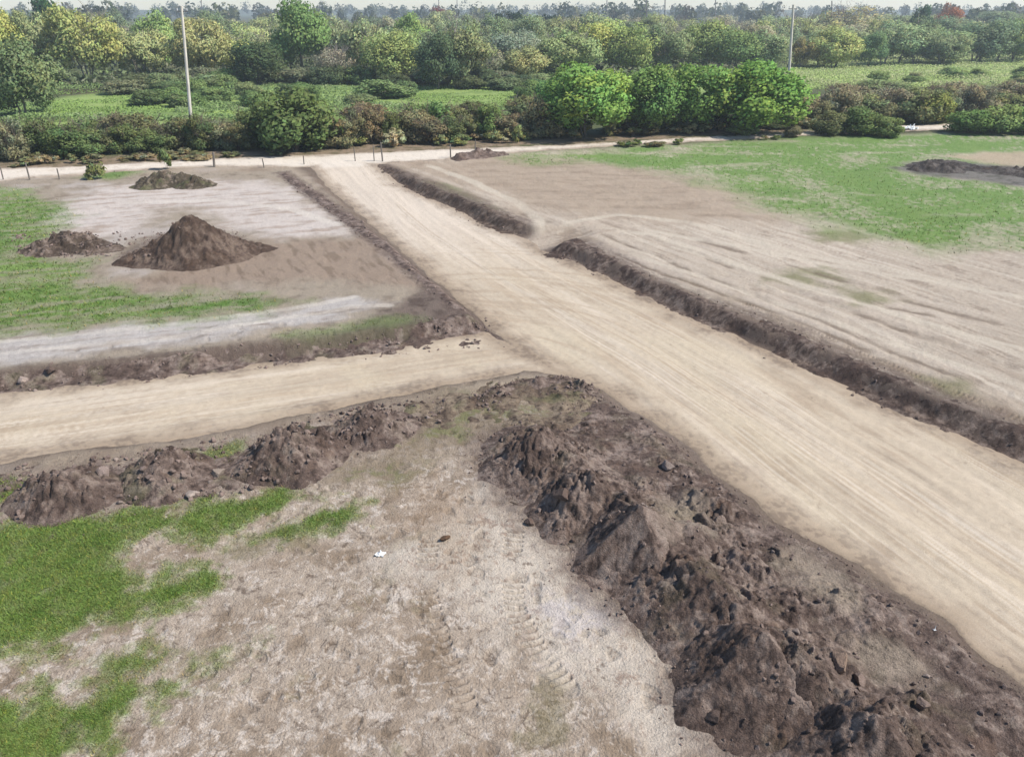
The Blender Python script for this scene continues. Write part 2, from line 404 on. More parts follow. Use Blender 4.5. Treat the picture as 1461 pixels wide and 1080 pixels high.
    gc = region(G_CORNER, x, y, 0.8, 0.8, 0.7, 15)
    cc = mixc(np.broadcast_to(alb(140, 125, 104), c.shape).copy(), alb(118, 122, 78), sst(0.0, 0.35, mid+0.4*fine))
    cc = mixc(cc, alb(100, 85, 74), sst(0.1, 0.4, sp)*0.6)
    c = mixc(c, cc, gc*0.75)
    c = mixc(c, alb(150, 122, 92), region(PL([(620, 690), (665, 700), (680, 790), (640, 840), (600, 790), (560, 740)]), x, y, 0.5, 0.7, 0.9, 16)*0.35)
    for k, (P, wd) in enumerate(((BERM, 0.85), (SBERM, 0.5), (BANK4, 0.4), (BANK3, 0.35), (MOUND_FEET, 0.7), (BANK1, 0.9), (BANK2, 0.7))):
        dm = sdf(P, x, y, 3.0)
        du = (1-sst(-0.1, wd, dm+0.5*fbm(x*1.6, y*1.6, 4, 160+k, 0.65)))*sst(-0.5, 0.2, sp+0.3*fine+0.15)
        c = mixc(c, mixc(np.broadcast_to(alb(*SOIL_D), c.shape).copy(), alb(*SOIL_M), sst(-0.1, 0.4, fine)), du*(0.45 if k == 1 else 0.75))
    # ash and sand by the far heap
    c = mixc(c, mixc(np.broadcast_to(alb(118, 113, 112), c.shape).copy(), alb(78, 74, 74), sst(-0.1, 0.3, mid)), region(ASH, x, y, 1.0, 1.0, 0.4, 17)*0.9)
    c = mixc(c, alb(190, 172, 146), region(SANDY_R, x, y, 1.0, 1.2, 0.35, 18)*0.85)
    # grass
    g = np.zeros(x.shape, np.float32)
    tuft = fbm(x*2.2, y*2.2, 4, 37, 0.65)
    for k, P in enumerate(G_UPLEFT):
        m = region(P, x, y, 1.1, 1.5, 0.45, 60+k)
        g = np.maximum(g, m*(0.40+0.6*sst(-0.35, 0.15, sw+0.5*tuft)))
    m = region(G_RIGHT, x, y, 2.0, 2.2, 0.22, 65)
    bp_ = fbm(x*0.10+60, y*0.35, 4, 149, 0.6)
    g = np.maximum(g, m*(0.4+0.6*sst(-0.4, 0.05, tuft*0.8+big*0.8))*(1-0.5*sst(0.16, 0.4, bp_)*sst(30, 60, dist)))
    for k, (P, so, wa) in enumerate(((G_NEAR1, 0.3, 0.7), (G_NEAR2, 0.3, 0.7), (G_NEAR3, 0.3, 0.5), (G_NEAR4, 0.25, 0.4), (G_NEAR5, 0.25, 0.4))):
        m = region(P, x, y, so+0.5, wa*1.4, 0.8, 70+k, octv=6)
        g = np.maximum(g, sst(0.15, 1.0, m+0.6*tuft*(m > 0.02)*(1.3-m))*(0.75+0.25*sst(-0.4, 0.0, tuft)))
    m = region(G_STRIP, x, y, 0.5, 0.6, 0.8, 80)
    g = np.maximum(g, m*0.5)
    m = region(PL([(-300, 690), (0, 684), (40, 690), (35, 712), (0, 715), (-300, 720)]), x, y, 0.3, 0.3, 1, 81); g = np.maximum(g, m*0.9)
    m = region(PL([(270, 640), (345, 632), (340, 668), (290, 670)]), x, y, 0.3, 0.4, 1, 82); g = np.maximum(g, m*0.6)
    m = region(PL([(115, 253), (180, 240), (200, 246), (160, 256)]), x, y, 0.8, 0.6, .5, 83); g = np.maximum(g, m*0.9)
    g *= 1-0.95*region(SANDY_R, x, y, 1.0, 1.0, 0.3, 118)
    g *= 1-0.95*region(ASH, x, y, 0.8, 1.0, 0.4, 117)
    wild = sst(95, 130, dist)
    # far vegetation floor
    md = region(MEADOW, x, y, 3.0, 3.0, 0.08, 84, 8)
    far = sst(0.0, 2.5, (y*0.966-x*0.26)-63.5)      # everything beyond the gravel road
    cf = mixc(np.broadcast_to(alb(96, 104, 70), c.shape).copy(), alb(80, 72, 58), sst(-0.1, 0.4, fbm(x*0.08, y*0.08, 3, 38)))
    c = mixc(c, cf, far)
    c = mixc(c, mixc(np.broadcast_to(alb(156, 178, 104), c.shape).copy(), alb(128, 152, 88), sst(-0.1, 0.4, fbm(x*0.07, y*0.12, 3, 39)+0.4*mid)), md*far)
    vg = region(DARKROAD_VERGE, x, y, 1.0, 1.0, 0.3, 85)
    c = mixc(c, mixc(np.broadcast_to(alb(158, 138, 118), c.shape).copy(), alb(120, 110, 85), sst(-0.1, 0.3, mid)), vg*0.9)
    nearg = 1-sst(14, 30, dist)
    gcol = mixc(np.broadcast_to(alb(126, 154, 82), c.shape).copy(), alb(100, 132, 60), sst(-0.25, 0.35, tuft))
    gcol = mixc(gcol, alb(132, 164, 84), nearg*0.8)
    gcol = mixc(gcol, alb(150, 150, 96), nearg*sst(0.05, 0.45, fbm(x*2.6+3, y*2.6, 4, 138, 0.7))*0.55)
    gcol = mixc(gcol, alb(134, 150, 84), sst(0.1, 0.5, big)*0.6*(1-nearg*0.7))
    gcol = mixc(gcol, alb(90, 130, 52), nearg*sst(0.0, 0.4, fbm(x*1.3+5, y*1.3, 4, 137, 0.65))*0.6)
    gcol = mixc(gcol, alb(96, 132, 62), sst(0.0, 0.4, fbm(x*0.12+3, y*0.3, 4, 146, 0.6))*(1-nearg)*0.7)
    gcol = mixc(gcol, alb(138, 164, 92), sst(0.05, 0.4, fbm(x*0.1+33, y*0.25, 4, 147, 0.6))*(1-nearg)*0.6)
    gcol = mixc(gcol, alb(70, 92, 46), sst(0.3, 0.42, fbm(x*0.9, y*1.6, 3, 148, 0.6))*(1-nearg)*0.7)
    gcol = mixc(gcol, alb(84, 92, 52), sst(0.22, 0.5, -tuft+0.2*fine)*0.7)
    gcol = mixc(gcol, alb(124, 154, 88), sst(30, 60, dist)*sst(0, 10, x)*0.6)
    c = mixc(c, gcol, np.clip(g, 0, 1))
    # raw soil where the roads were cut down
    d = np.minimum(sm, ss)
    gp = gap(x, y); cut = (1-sst(0.45, 1.3, d+0.3*mid))*sst(-0.3, 0.1, d)*(1-gp)
    c = mixc(c, mixc(np.broadcast_to(alb(198, 182, 164), c.shape).copy(), alb(160, 142, 124), sst(0.0, 0.35, fbm(um*3, vm*0.4, 3, 47))), gp*0.8)
    c = mixc(c, mixc(np.broadcast_to(alb(112, 97, 88), c.shape).copy(), alb(84, 70, 62), sst(-0.1, 0.4, fine)), cut*0.8)
    c *= (1+0.10*fine)[..., None]
    g *= (1-far)*(1-cut)
    return np.clip(c, 0.01, 0.9), g

def road_colour(x, y, rf):
    sm, ss, sb = rf
    um, vm = uv_main(x, y); us, vs = uv_side(x, y)
    dist = np.hypot(x, y)
    big = fbm(x*0.16, y*0.16, 3, 131); mid = fbm(x*0.8, y*0.8, 4, 132); fine = fbm(x*5, y*5, 3, 133)
    sA = fbm(um*0.09, vm*1.0, 5, 134, 0.62); sB = fbm(us*0.09, vs*1.15, 5, 135, 0.62)
    onside = sst(-0.6, 0.8, sm)
    s = sA*(1-onside)+sB*onside
    sF = fbm(um*0.35, vm*5, 3, 136)*(1-onside)+fbm(us*0.35, vs*5, 3, 137)*onside
    c = np.broadcast_to(alb(200, 185, 164), x.shape+(3,)).copy()
    c = mixc(c, alb(211, 197, 178), sst(0.0, 0.4, s+0.3*big))
    c = mixc(c, alb(178, 160, 138), sst(0.0, 0.45, -s+0.35*mid)*0.6)
    c = mixc(c, alb(168, 150, 130), sst(0.12, 0.45, sF+0.4*mid)*0.45)
    c = mixc(c, alb(206, 192, 168), sst(0.05, 0.4, fbm(um*0.12+9, vm*0.5, 3, 138))*0.55*(1-sst(25, 45, dist)))
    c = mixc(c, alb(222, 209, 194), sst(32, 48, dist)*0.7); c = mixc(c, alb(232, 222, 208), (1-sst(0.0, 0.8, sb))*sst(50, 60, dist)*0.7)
    # arcs of wheel marks where the side track turns in
    cx, cy = at(640, 560, ROADZ)
    r = np.hypot(x-cx, y-cy); arc = fbm(r*2.2, np.arctan2(y-cy, x-cx)*1.2, 3, 139)
    jm = (1-sst(5, 9.5, np.hypot(x-at(740, 420, ROADZ)[0], y-at(740, 420, ROADZ)[1])))
    c = mixc(c, alb(182, 164, 142), sst(0.05, 0.35, arc)*jm*0.6)
    sG = fbm(um*0.06, vm*11, 3, 140, 0.6)*(1-onside)+fbm(us*0.06, vs*11, 3, 141, 0.6)*onside
    trk = sst(-0.1, 0.25, fbm(um*0.02, vm*0.7, 2, 142)*(1-onside)+fbm(us*0.03, vs*0.8, 2, 143)*onside)
    c = mixc(c, alb(172, 153, 130), sst(0.05, 0.35, sG+0.4*mid)*trk*0.38)
    c = mixc(c, alb(228, 216, 200), sst(0.05, 0.35, -sG+0.4*mid)*trk*0.35)
    c = mixc(c, alb(150, 134, 116), sst(0.28, 0.5, fbm(x*2.1, y*2.1, 5, 144, 0.75))*0.5)
    d = np.minimum(np.minimum(sm, ss), sb)
    edge = sst(-1.3, -0.1, d+0.5*mid+0.2*fine)
    c = mixc(c, mixc(np.broadcast_to(alb(160, 142, 122), c.shape).copy(), alb(128, 112, 98), sst(0.0, 0.4, fine+mid)), edge*0.8)
    c *= (1+0.06*fine)[..., None]
    return np.clip(c, 0.02, 0.9)

def road_z(x, y, rf):
    sm, ss, sb = rf
    um, vm = uv_main(x, y); us, vs = uv_side(x, y)
    onside = sst(-0.6, 0.8, sm)
    rut = fbm(um*0.07, vm*0.9, 3, 151)*(1-onside)+fbm(us*0.07, vs*1.1, 3, 152)*onside
    return 0.085*rut+0.015*fbm(x*3, y*3, 3, 153)

# ------------------------------------------------------------------ the ground sheet (rings round the viewpoint: fine where near, coarse where far)
th_fine = np.linspace(-46, 46, 1500)
th = np.radians(np.concatenate([np.linspace(-78, -46.4, 50), th_fine, np.linspace(46.4, 78, 50)]))
el = np.linspace(58, 2.2, 900)
ring = np.concatenate([np.linspace(1.0, 6.6, 18), CAMH/np.tan(np.radians(el)), np.geomspace(300, 6000, 60)])
R, T = np.meshgrid(ring, th, indexing='ij')
GX, GY = R*np.sin(T), R*np.cos(T)
nr, nt_ = GX.shape
gx, gy = GX.ravel(), GY.ravel()
RF = road_fields(gx, gy)
gz = terrain(gx, gy, RF)
gcol, gmask = ground_colour(gx, gy, RF)
zadd = np.zeros_like(gz)
near = np.hypot(gx, gy) < 60
inr0 = np.minimum(np.minimum(RF[0], RF[1]), RF[2])
for P, w in CLEATS:
    d, a = dist_line(P, gx, gy)
    m = (1-sst(w*0.8, w, d))*sst(-0.25, 0.05, fbm(a*1.1, d*0, 2, 75+int(w*100)))
    ph = np.sin(a*2*pi/0.17+d*6)
    zadd += m*(0.036*ph-0.012)
    gcol[:] = mixc(gcol, gcol*0.78, m*sst(0.0, 0.8, -ph)*0.8)
for P, w in RUTS:
    d, a = dist_line(P, gx, gy)
    zadd -= 0.02*(1-sst(w*0.3, w, d)); zadd += 0.008*(1-sst(0.0, 0.3, np.abs(d-w*1.4)))
nn = np.flatnonzero((np.hypot(gx, gy) < 30) & (gx < 6) & (inr0 > 0.6) & (gmask < 0.4))
px_, py_ = gx[nn]+0.1*fbm(gx[nn]*2, gy[nn]*2, 2, 83), gy[nn]+0.1*fbm(gx[nn]*2+9, gy[nn]*2, 2, 84)
ed_, va_ = cells(px_*3.0, py_*3.0, 85)
dent = sst(0.25, 0.8, ed_)*(va_ > 0.72)*sst(-0.2, 0.2, fbm(px_*0.5, py_*0.5, 2, 86)+0.1)
zadd[nn] -= 0.035*dent
gcol[nn] = mixc(gcol[nn], gcol[nn]*np.array([0.62, 0.6, 0.58], np.float32), dent*0.45)
nn = np.hypot(gx, gy) < 90
zadd[nn] += 0.022*fbm(gx[nn]*4, gy[nn]*4, 3, 81)+0.012*gmask[nn]*fbm(gx[nn]*11, gy[nn]*11, 2, 82)
inroad = np.minimum(np.minimum(RF[0], RF[1]), RF[2])
kin = 1-sst(-0.45, -0.12, inroad); zadd = zadd*sst(-0.15, 0.25, inroad)-0.06*kin
def quads(nr, nc):
    i = np.arange(nr*nc).reshape(nr, nc)
    return np.stack([i[:-1, :-1], i[:-1, 1:], i[1:, 1:], i[1:, :-1]], -1).reshape(-1, 4)[:, ::-1]
Q = quads(nr, nt_)
g_ob = mesh_np('ground', np.stack([gx, gy, gz+zadd], 1), Q, M_GROUND, gcol)
tag(g_ob, kind='structure')

# roads: sheets that lie a little proud of the cut ground and dive under it along their ragged edges
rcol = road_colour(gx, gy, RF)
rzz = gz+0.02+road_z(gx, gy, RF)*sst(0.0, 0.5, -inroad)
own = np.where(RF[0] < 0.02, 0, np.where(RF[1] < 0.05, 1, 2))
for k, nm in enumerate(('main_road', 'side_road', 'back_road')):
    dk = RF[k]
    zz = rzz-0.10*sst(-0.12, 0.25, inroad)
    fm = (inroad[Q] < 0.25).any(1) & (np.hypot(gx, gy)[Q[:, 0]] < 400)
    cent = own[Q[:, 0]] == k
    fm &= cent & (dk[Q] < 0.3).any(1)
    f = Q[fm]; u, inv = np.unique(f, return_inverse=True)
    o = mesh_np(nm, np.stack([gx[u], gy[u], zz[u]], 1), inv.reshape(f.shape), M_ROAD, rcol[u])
    tag(o, kind='structure')

# ------------------------------------------------------------------ heaps of soil
HEAPS = []   # functions giving height over the terrain, for setting clods on top

PALE_SOIL_LIT_FACE = [PL([(1110, 780), (1170, 772), (1230, 830), (1240, 870), (1180, 860), (1130, 820)], 0.3), PL([(1220, 905), (1290, 900), (1340, 935), (1330, 960), (1260, 950), (1225, 930)], 0.3), PL([(960, 690), (1000, 690), (1010, 740), (950, 760), (925, 730)], 0.6)]  # pale soil patches; the last outline paints the sharp-ridged heap's sunlit face lighter
def soil_colour(x, y, h, seed, dark=SOIL_D, mid_=SOIL_M, light=SOIL_L, pale=0.5, green=0.0):
    a = fbm(x*0.7, y*0.7, 3, seed); b = fbm(x*3.2, y*3.2, 4, seed+1, 0.6); e = fbm(x*11, y*11, 2, seed+2)
    c = mixc(np.broadcast_to(alb(*dark), x.shape+(3,)).copy(), alb(*mid_), sst(-0.25, 0.3, a+0.7*b))
    c = mixc(c, alb(*light), sst(0.06, 0.42, b+0.4*a+0.4*e)*pale*1.25)
    c = mixc(c, alb(118, 92, 74), sst(0.2, 0.5, fbm(x*1.3+40, y*1.3, 3, seed+3))*0.3)
    c = mixc(c, alb(66, 55, 51), sst(0.08, 0.42, -b-0.6*e)*0.75)
    for PP in PALE_SOIL_LIT_FACE:
        c = mixc(c, alb(168, 154, 138), region(PP, x, y, 0.4, 0.5, 1.0, seed+8)*0.75)
    if green:
        c = mixc(c, alb(104, 110, 70), sst(0.05, 0.4, fbm(x*1.1+9, y*1.1, 3, seed+5)+0.3*b)*green)
    return c

def make_heap(name, hfun, bbox, res, seed, label, cat='dirt heap', group=None, lump=0.18, zoff=-0.02, colkw={}, clod=1.0):
    (x0, y0), (x1, y1) = bbox
    nx, ny = int((x1-x0)/res)+2, int((y1-y0)/res)+2
    X, Y = np.meshgrid(np.linspace(x0, x1, nx), np.linspace(y0, y1, ny), indexing='xy')
    x, y = X.ravel(), Y.ravel()
    def full(x, y):
        h = hfun(x, y)
        n = fbm(x*1.9, y*1.9, 3, seed+50)*0.9+fbm(x*5.5, y*5.5, 3, seed+51, 0.6)*0.6
        rid = 1-np.abs(fbm(x*3.2, y*3.2, 3, seed+52))*2
        am = lump*(0.4+0.6*np.clip(h/0.6, 0, 1.2))
        e = np.clip((h+0.02)/0.26, 0.08, 1)
        wx, wy = x+0.06*fbm(x*4, y*4, 2, seed+60), y+0.06*fbm(x*4+9, y*4, 2, seed+61)
        cl = 0
        for sc_, am_ in ((2.6, 0.16), (5.5, 0.085), (11, 0.045)):
            ed, va = cells(wx*sc_, wy*sc_, seed+int(sc_*10))
            cl = cl+am_*clod*sst(0.0, 0.55, ed)*np.clip(va*1.9-0.75, 0, 1)
        return h+am*e*(n*0.7+rid*0.25-0.20)+cl*e*(0.45+0.9*np.clip(0.3+fbm(x*0.9, y*0.9, 2, seed+62)*1.5, 0, 1))+0.02*e*fbm(x*16, y*16, 2, seed+53)
    h = full(x, y)
    z = terrain(x, y)+h+zoff
    q = quads(ny, nx)[:, ::-1]
    keep = (h[q] > -0.03).any(1)
    f = q[keep]; u, inv = np.unique(f, return_inverse=True)
    zz = np.where(h > -0.03, z, z-0.06)
    c = soil_colour(x[u], y[u], h[u], seed, **colkw)
    o = mesh_np(name, np.stack([x[u], y[u], zz[u]], 1), inv.reshape(f.shape), M_SOIL, c)
    tag(o, label, cat, group)
    HEAPS.append((full, (x0, y0, x1, y1), zoff))
    return o

def pyramid(apex, h, a, b, rot, p=1.5, skew=(0, 0), rnd=0.012):
    """a dumped load: apex pixel, height, half widths in metres, turn in degrees, p-norm (1 = sharp ridges, 2 = cone)"""
    cx, cy = at(apex[0], apex[1], h)
    ca, sa = cos(radians(rot)), sin(radians(rot))
    def f(x, y):
        dx, dy = x-cx, y-cy
        u, v = (dx*ca+dy*sa), (-dx*sa+dy*ca)
        u = u/(a*np.where(u > 0, 1+skew[0], 1-skew[0])); v = v/(b*np.where(v > 0, 1+skew[1], 1-skew[1]))
        r = (np.abs(u)**p+np.abs(v)**p)**(1/p)
        w = 0.12*fbm(x*1.1, y*1.1, 3, int(apex[0]))
        r = r+w*np.clip(r*2, 0, 1)
        r = np.sqrt(r*r+rnd)/1.16
        t = h*np.clip(1-r, 0, 1)**1.22      # steep crest, scree running out at the foot
        return np.where(r < 1, t, -(r-1)*0.3)-0.012
    m = max(a, b)*1.75
    return f, ((cx-m, cy-m), (cx+m, cy+m))

def strip(P, h, w, seed, var=0.6, nf=0.6):
    """a low uneven bank of soil filling polygon P"""
    def f(x, y):
        d = sdf(P, x, y, 2.0)+0.22*fbm(x*1.0, y*1.0, 3, seed)
        k = sst(-w*0.15, w, -d)
        return h*k*(1-var*0.5+var*(fbm(x*nf, y*nf, 3, seed+1)*1.2))-0.05*(d > 0)*np.clip(d*4, 0, 1)
    return f, (tuple(P.min(0)-0.5), tuple(P.max(0)+0.5))

def ridge(pts, hs, w):
    L = np.array([at(a, b, h) for (a, b), h in zip(pts, hs)])
    seg = np.concatenate([[0], np.cumsum(np.hypot(*(L[1:]-L[:-1]).T))])
    def f(x, y):
        d, a = dist_line(L, x, y, 4.0)
        hh = np.interp(a, seg, hs)*(1+0.35*fbm(a*0.8, d*0, 2, 205))
        ww = w*(1+0.3*fbm(a*0.6, d*0+5, 2, 206))
        return hh*np.clip(1-d/ww, 0, 1)**1.15-0.02-np.clip(d-ww, 0, 1)*0.2
    return f, (tuple(L.min(0)-w*1.3), tuple(L.max(0)+w*1.3))

def heap1(name, spec, res, seed, label, **kw):
    return make_heap(name, spec[0], spec[1], res, seed, label, **kw)

def many(*specs):
    fs = [s[0] for s in specs]
    lo = np.min([s[1][0] for s in specs], 0); hi = np.max([s[1][1] for s in specs], 0)
    def f(x, y):
        h = fs[0](x, y)
        for g in fs[1:]: h = np.maximum(h, g(x, y))
        return h
    return f, (tuple(lo), tuple(hi))

heap1('spoil_berm', many(strip(BERM, 0.27, 1.6, 201, 0.9, 0.55), ridge([(765, 618), (835, 672), (914, 722), (985, 800), (1085, 890), (1180, 965), (1262, 1022), (1420, 1150)], [0.55, 0.7, 0.75, 0.75, 0.8, 0.8, 0.85, 0.85], 1.7)), 0.026, 201, 'low bank of dark churned soil spread along the wide sandy road', cat='soil bank', lump=0.2, clod=0.75,
      colkw=dict(pale=0.55, green=0.12))
heap1('spoil_heap', many(pyramid((770, 612), 1.1, 1.6, 1.3, 20, 1.4), pyramid((742, 640), 0.5, 0.9, 0.7, 0, 1.6)), 0.025, 211, 'small dark soil heap nearest the corner where the two sandy roads meet',
      group='soil heaps dumped along the wide road', lump=0.2)
heap1('spoil_heap', many(pyramid((835, 670), 1.1, 1.4, 1.5, -35, 1.3), pyramid((800, 700), 0.6, 0.8, 0.7, 10, 1.8)), 0.025, 221, 'lumpy clodded soil heap between the corner heap and the sharp-ridged one',
      group='soil heaps dumped along the wide road', lump=0.26)
heap1('spoil_heap', many(pyramid((916, 718), 1.38, 2.0, 1.7, -72, 1.0, (-0.2, 0.15), 0.0003), pyramid((985, 742), 0.75, 1.2, 1.1, 0, 1.6)), 0.025, 231, 'sharp-ridged soil heap with one smooth pale face and one dark face',
      group='soil heaps dumped along the wide road', lump=0.09, clod=0.22)
heap1('spoil_heap', many(pyramid((1085, 888), 1.25, 1.9, 1.7, -55, 1.15, (0.15, 0), 0.002), pyramid((1165, 930), 0.75, 1.0, 0.7, -40, 1.5)), 0.024, 241, 'broad rounded soil heap beside pale trampled ground',
      group='soil heaps dumped along the wide road', lump=0.15, clod=0.4)
heap1('spoil_heap', many(pyramid((1258, 1020), 1.2, 1.8, 1.7, -60, 1.05, (0, 0), 0.001), pyramid((1330, 1085), 0.9, 1.2, 1.0, -30, 1.6), pyramid((1180, 1075), 0.6, 1.0, 0.8, 0, 1.8)), 0.024, 251,
      'soil heap cut off by the bottom edge of the photo', group='soil heaps dumped along the wide road', lump=0.15, clod=0.35)
heap1('spoil_heap', many(pyramid((1010, 700), 0.55, 1.3, 0.8, -40, 1.8), pyramid((1060, 790), 0.5, 1.1, 0.8, -40, 1.8)), 0.03, 261, 'low flattened soil heap against the sandy road edge behind the sharp-ridged heap',
      group='soil heaps dumped along the wide road', lump=0.2)
# berm along the side road
heap1('spoil_berm', strip(SBERM, 0.07, 0.8, 301, 1.6, 0.7), 0.035, 301, 'low strip of broken dark soil edging the narrow side road', cat='soil bank', lump=0.2, colkw=dict(pale=0.5, green=0.45))
for ap, hh, a, b, r, p, sd, lb in (
    ((84, 666), 0.85, 1.45, 1.25, 10, 1.5, 311, 'crumbly dark soil heap with pale clods at the edge of the photo beside bright grass'),
    ((231, 643), 0.82, 1.25, 1.25, 0, 1.6, 321, 'grey-brown soil heap with green weeds between two darker heaps by the side road'),
    ((408, 609), 1.0, 1.6, 1.45, 25, 1.35, 331, 'tall reddish-brown soil heap in the row by the side road'),
    ((528, 584), 0.65, 1.4, 1.15, 20, 1.6, 341, 'low dark soil heap closest to the road corner in the side road row')):
    heap1('spoil_heap', pyramid(ap, hh, a, b, r, p), 0.03, sd, lb, group='soil heaps dumped along the side road', lump=0.2, clod=1.1, colkw=dict(green=0.35 if sd == 321 else 0.1))
RIM = PL([(660, 566), (745, 540), (815, 537), (858, 558), (850, 572), (800, 562), (740, 562), (690, 585)])
CORN = PL([(560, 574), (660, 556), (748, 535), (815, 533), (858, 557), (884, 592), (820, 640), (720, 650), (690, 640), (690, 606), (640, 612), (580, 606)])
heap1('spoil_berm', strip(CORN, 0.15, 0.9, 361, 1.2, 0.9), 0.03, 361, 'flat brown spread of trampled soil filling the corner between the two soil banks', cat='soil bank', lump=0.14, clod=0.6,
      colkw=dict(dark=(118, 102, 88), mid_=(144, 128, 110), light=(166, 150, 130), green=0.45))
heap1('spoil_berm', strip(RIM, 0.26, 0.6, 351, 0.9, 0.8), 0.03, 351, 'thin dark rim of soil rounding the corner of the two roads', cat='soil bank', lump=0.2, colkw=dict(green=0.2))
# banks cut along the far side of the main road
heap1('earth_bank', strip(BANK1, 0.07, 0.5, 401, 1.0, 0.7), 0.04, 401, 'long dark cut earth bank beside the wide road, running on past the track mouth', cat='earth bank', group='earth banks', lump=0.06, clod=0.75, colkw=dict(pale=0.4, dark=(92, 77, 70), mid_=(118, 102, 92)))
heap1('earth_bank', strip(BANK2, 0.06, 0.6, 411, 0.9, 0.5), 0.06, 411, 'short dark earth bank between the wide road and grassy verge near the gravel road', cat='earth bank', group='earth banks', lump=0.14, colkw=dict(pale=0.3, dark=(94, 79, 70), mid_=(120, 104, 92)))
heap1('earth_bank', strip(BANK3, 0.08, 0.5, 421, 0.8, 0.5), 0.06, 421, 'thin brown earth ridge along the wide road beside the lot with the big dirt mound', cat='earth bank', group='earth banks', lump=0.11, clod=0.7, colkw=dict(pale=0.5))
heap1('earth_bank', strip(BANK4, 0.13, 0.5, 431, 1.1, 0.6), 0.045, 431, 'ragged clodded earth edge along the far side of the side road', cat='earth bank', group='earth banks', lump=0.14, clod=0.8, colkw=dict(pale=0.6, green=0.25))
# mounds on the upper lot
heap1('dirt_mound', many(pyramid((266, 294), 2.5, 2.8, 2.0, 8, 1.5, (0.0, 0), 0.03), pyramid((295, 318), 1.2, 1.8, 1.4, 0, 1.8), pyramid((330, 338), 0.75, 2.0, 1.0, 12, 1.8), pyramid((215, 345), 0.9, 1.8, 1.2, 20, 1.6)), 0.055, 501,
      'tall pointed brown dirt mound standing on the pale lot', cat='dirt mound', lump=0.24, clod=0.5, colkw=dict(dark=(92, 76, 66), mid_=(116, 99, 88), light=(142, 126, 113), pale=0.4))
heap1('dirt_mound', many(pyramid((95, 328), 0.85, 2.0, 1.4, 0, 1.7), pyramid((65, 345), 0.5, 1.4, 1.0, 0, 1.8), pyramid((130, 345), 0.4, 1.6, 1.0, 0, 1.8)), 0.055, 511,
      'low lumpy dirt mound next to the tall pointed one', cat='dirt mound', lump=0.3, colkw=dict(dark=(88, 76, 66), mid_=(116, 101, 90)))
heap1('dirt_mound', many(pyramid((232, 243), 0.85, 1.9, 1.6, 0, 1.9), pyramid((258, 246), 0.75, 1.6, 1.3, 0, 1.9), pyramid((276, 252), 0.6, 1.5, 1.2, 0, 1.9), pyramid((214, 254), 0.6, 1.4, 1.1, 0, 1.9)), 0.08, 521,
      'weedy grey-brown dirt mound near the gravel road and fence', cat='dirt mound', lump=0.5, colkw=dict(dark=(88, 80, 66), mid_=(116, 106, 90), green=0.5))
ASHB = PL([(1275, 238), (1320, 228), (1365, 230), (1410, 238), (1461, 244), (1600, 252), (1600, 262), (1461, 254), (1400, 246), (1330, 240)])
heap1('ash_heap', many(strip(ASHB, 0.22, 1.0, 531, 0.9, 0.3), pyramid((1326, 227), 0.8, 1.4, 1.0, 0, 1.8), pyramid((1354, 230), 0.75, 1.3, 1.0, 0, 1.8)), 0.09, 531,
      'low black burnt heap in the green field', cat='ash heap', lump=0.25, colkw=dict(dark=(74, 69, 66), mid_=(102, 96, 92), light=(120, 112, 108)))
TURNUP = PL([(640, 226), (680, 219), (720, 217), (730, 222), (690, 227), (650, 231)], 0)
heap1('spoil_berm', strip(TURNUP, 0.45, 0.9, 541, 0.9, 0.3), 0.09, 541, 'small brown soil bank at the edge of the gravel road by the green field', cat='soil bank', lump=0.2)

def top_z(x, y):
    z = terrain(x, y)
    for f, (x0, y0, x1, y1), zo in HEAPS:
        m = (x > x0) & (x < x1) & (y > y0) & (y < y1)
        if m.any():
            zz = terrain(x[m], y[m])+f(x[m], y[m])+zo
            z[m] = np.maximum(z[m], zz)
    return z

# ------------------------------------------------------------------ clods
def clod_proto(seed, sub=2):
    import bmesh
    bm = bmesh.new(); bmesh.ops.create_icosphere(bm, subdivisions=sub, radius=1)
    v = np.array([q.co[:] for q in bm.verts]); f = np.array([[q.index for q in fc.verts] for fc in bm.faces]); bm.free()
    r = np.random.default_rng(seed)
    # chip with random planes: angular lumps of clay
    for _ in range(14):
        n = r.normal(size=3); n /= np.linalg.norm(n); d = r.uniform(0.35, 0.75)
        k = v@n; v = v-np.clip(k-d, 0, None)[:, None]*n
    v += 0.06*np.stack([fbm(v[:, 0]*2+9*i+seed, v[:, 1]*2+v[:, 2]*2, 2, 3) for i in range(3)], 1)
    v *= r.uniform(0.75, 1.2, 3)
    return v, f
PROT = [clod_proto(s) for s in range(8)]
def scatter(P, n, smin, smax, seed, power=2.5):
    r = np.random.default_rng(seed)
    lo, hi = P.min(0), P.max(0)
    x = r.uniform(lo[0], hi[0], n*6); y = r.uniform(lo[1], hi[1], n*6)
    k = (sdf(P, x, y, 2)+0.25*fbm(x, y, 2, seed) < 0.12) & (fbm(x*0.7, y*0.7, 3, seed+4) > -0.12)
    x, y = x[k][:n], y[k][:n]
    s = smin+(smax-smin)*r.random(len(x))**power
    return x, y, s
parts = [scatter(BERM, 1100, 0.010, 0.085, 1, 4), scatter(SBERM, 1300, 0.016, 0.12, 2, 3), scatter(BANK4, 600, 0.015, 0.11, 3, 3), scatter(BANK1, 420, 0.012, 0.08, 4, 3),
         scatter(BANK3, 400, 0.02, 0.12, 5, 3), scatter(RIM, 350, 0.015, 0.1, 6, 3), scatter(BANK2, 110, 0.02, 0.1, 7),
         scatter(PL([(20, 335), (130, 330), (165, 365), (30, 368)]), 260, 0.03, 0.14, 8), scatter(PL([(160, 330), (350, 330), (360, 355), (190, 388)]), 220, 0.03, 0.12, 9)]
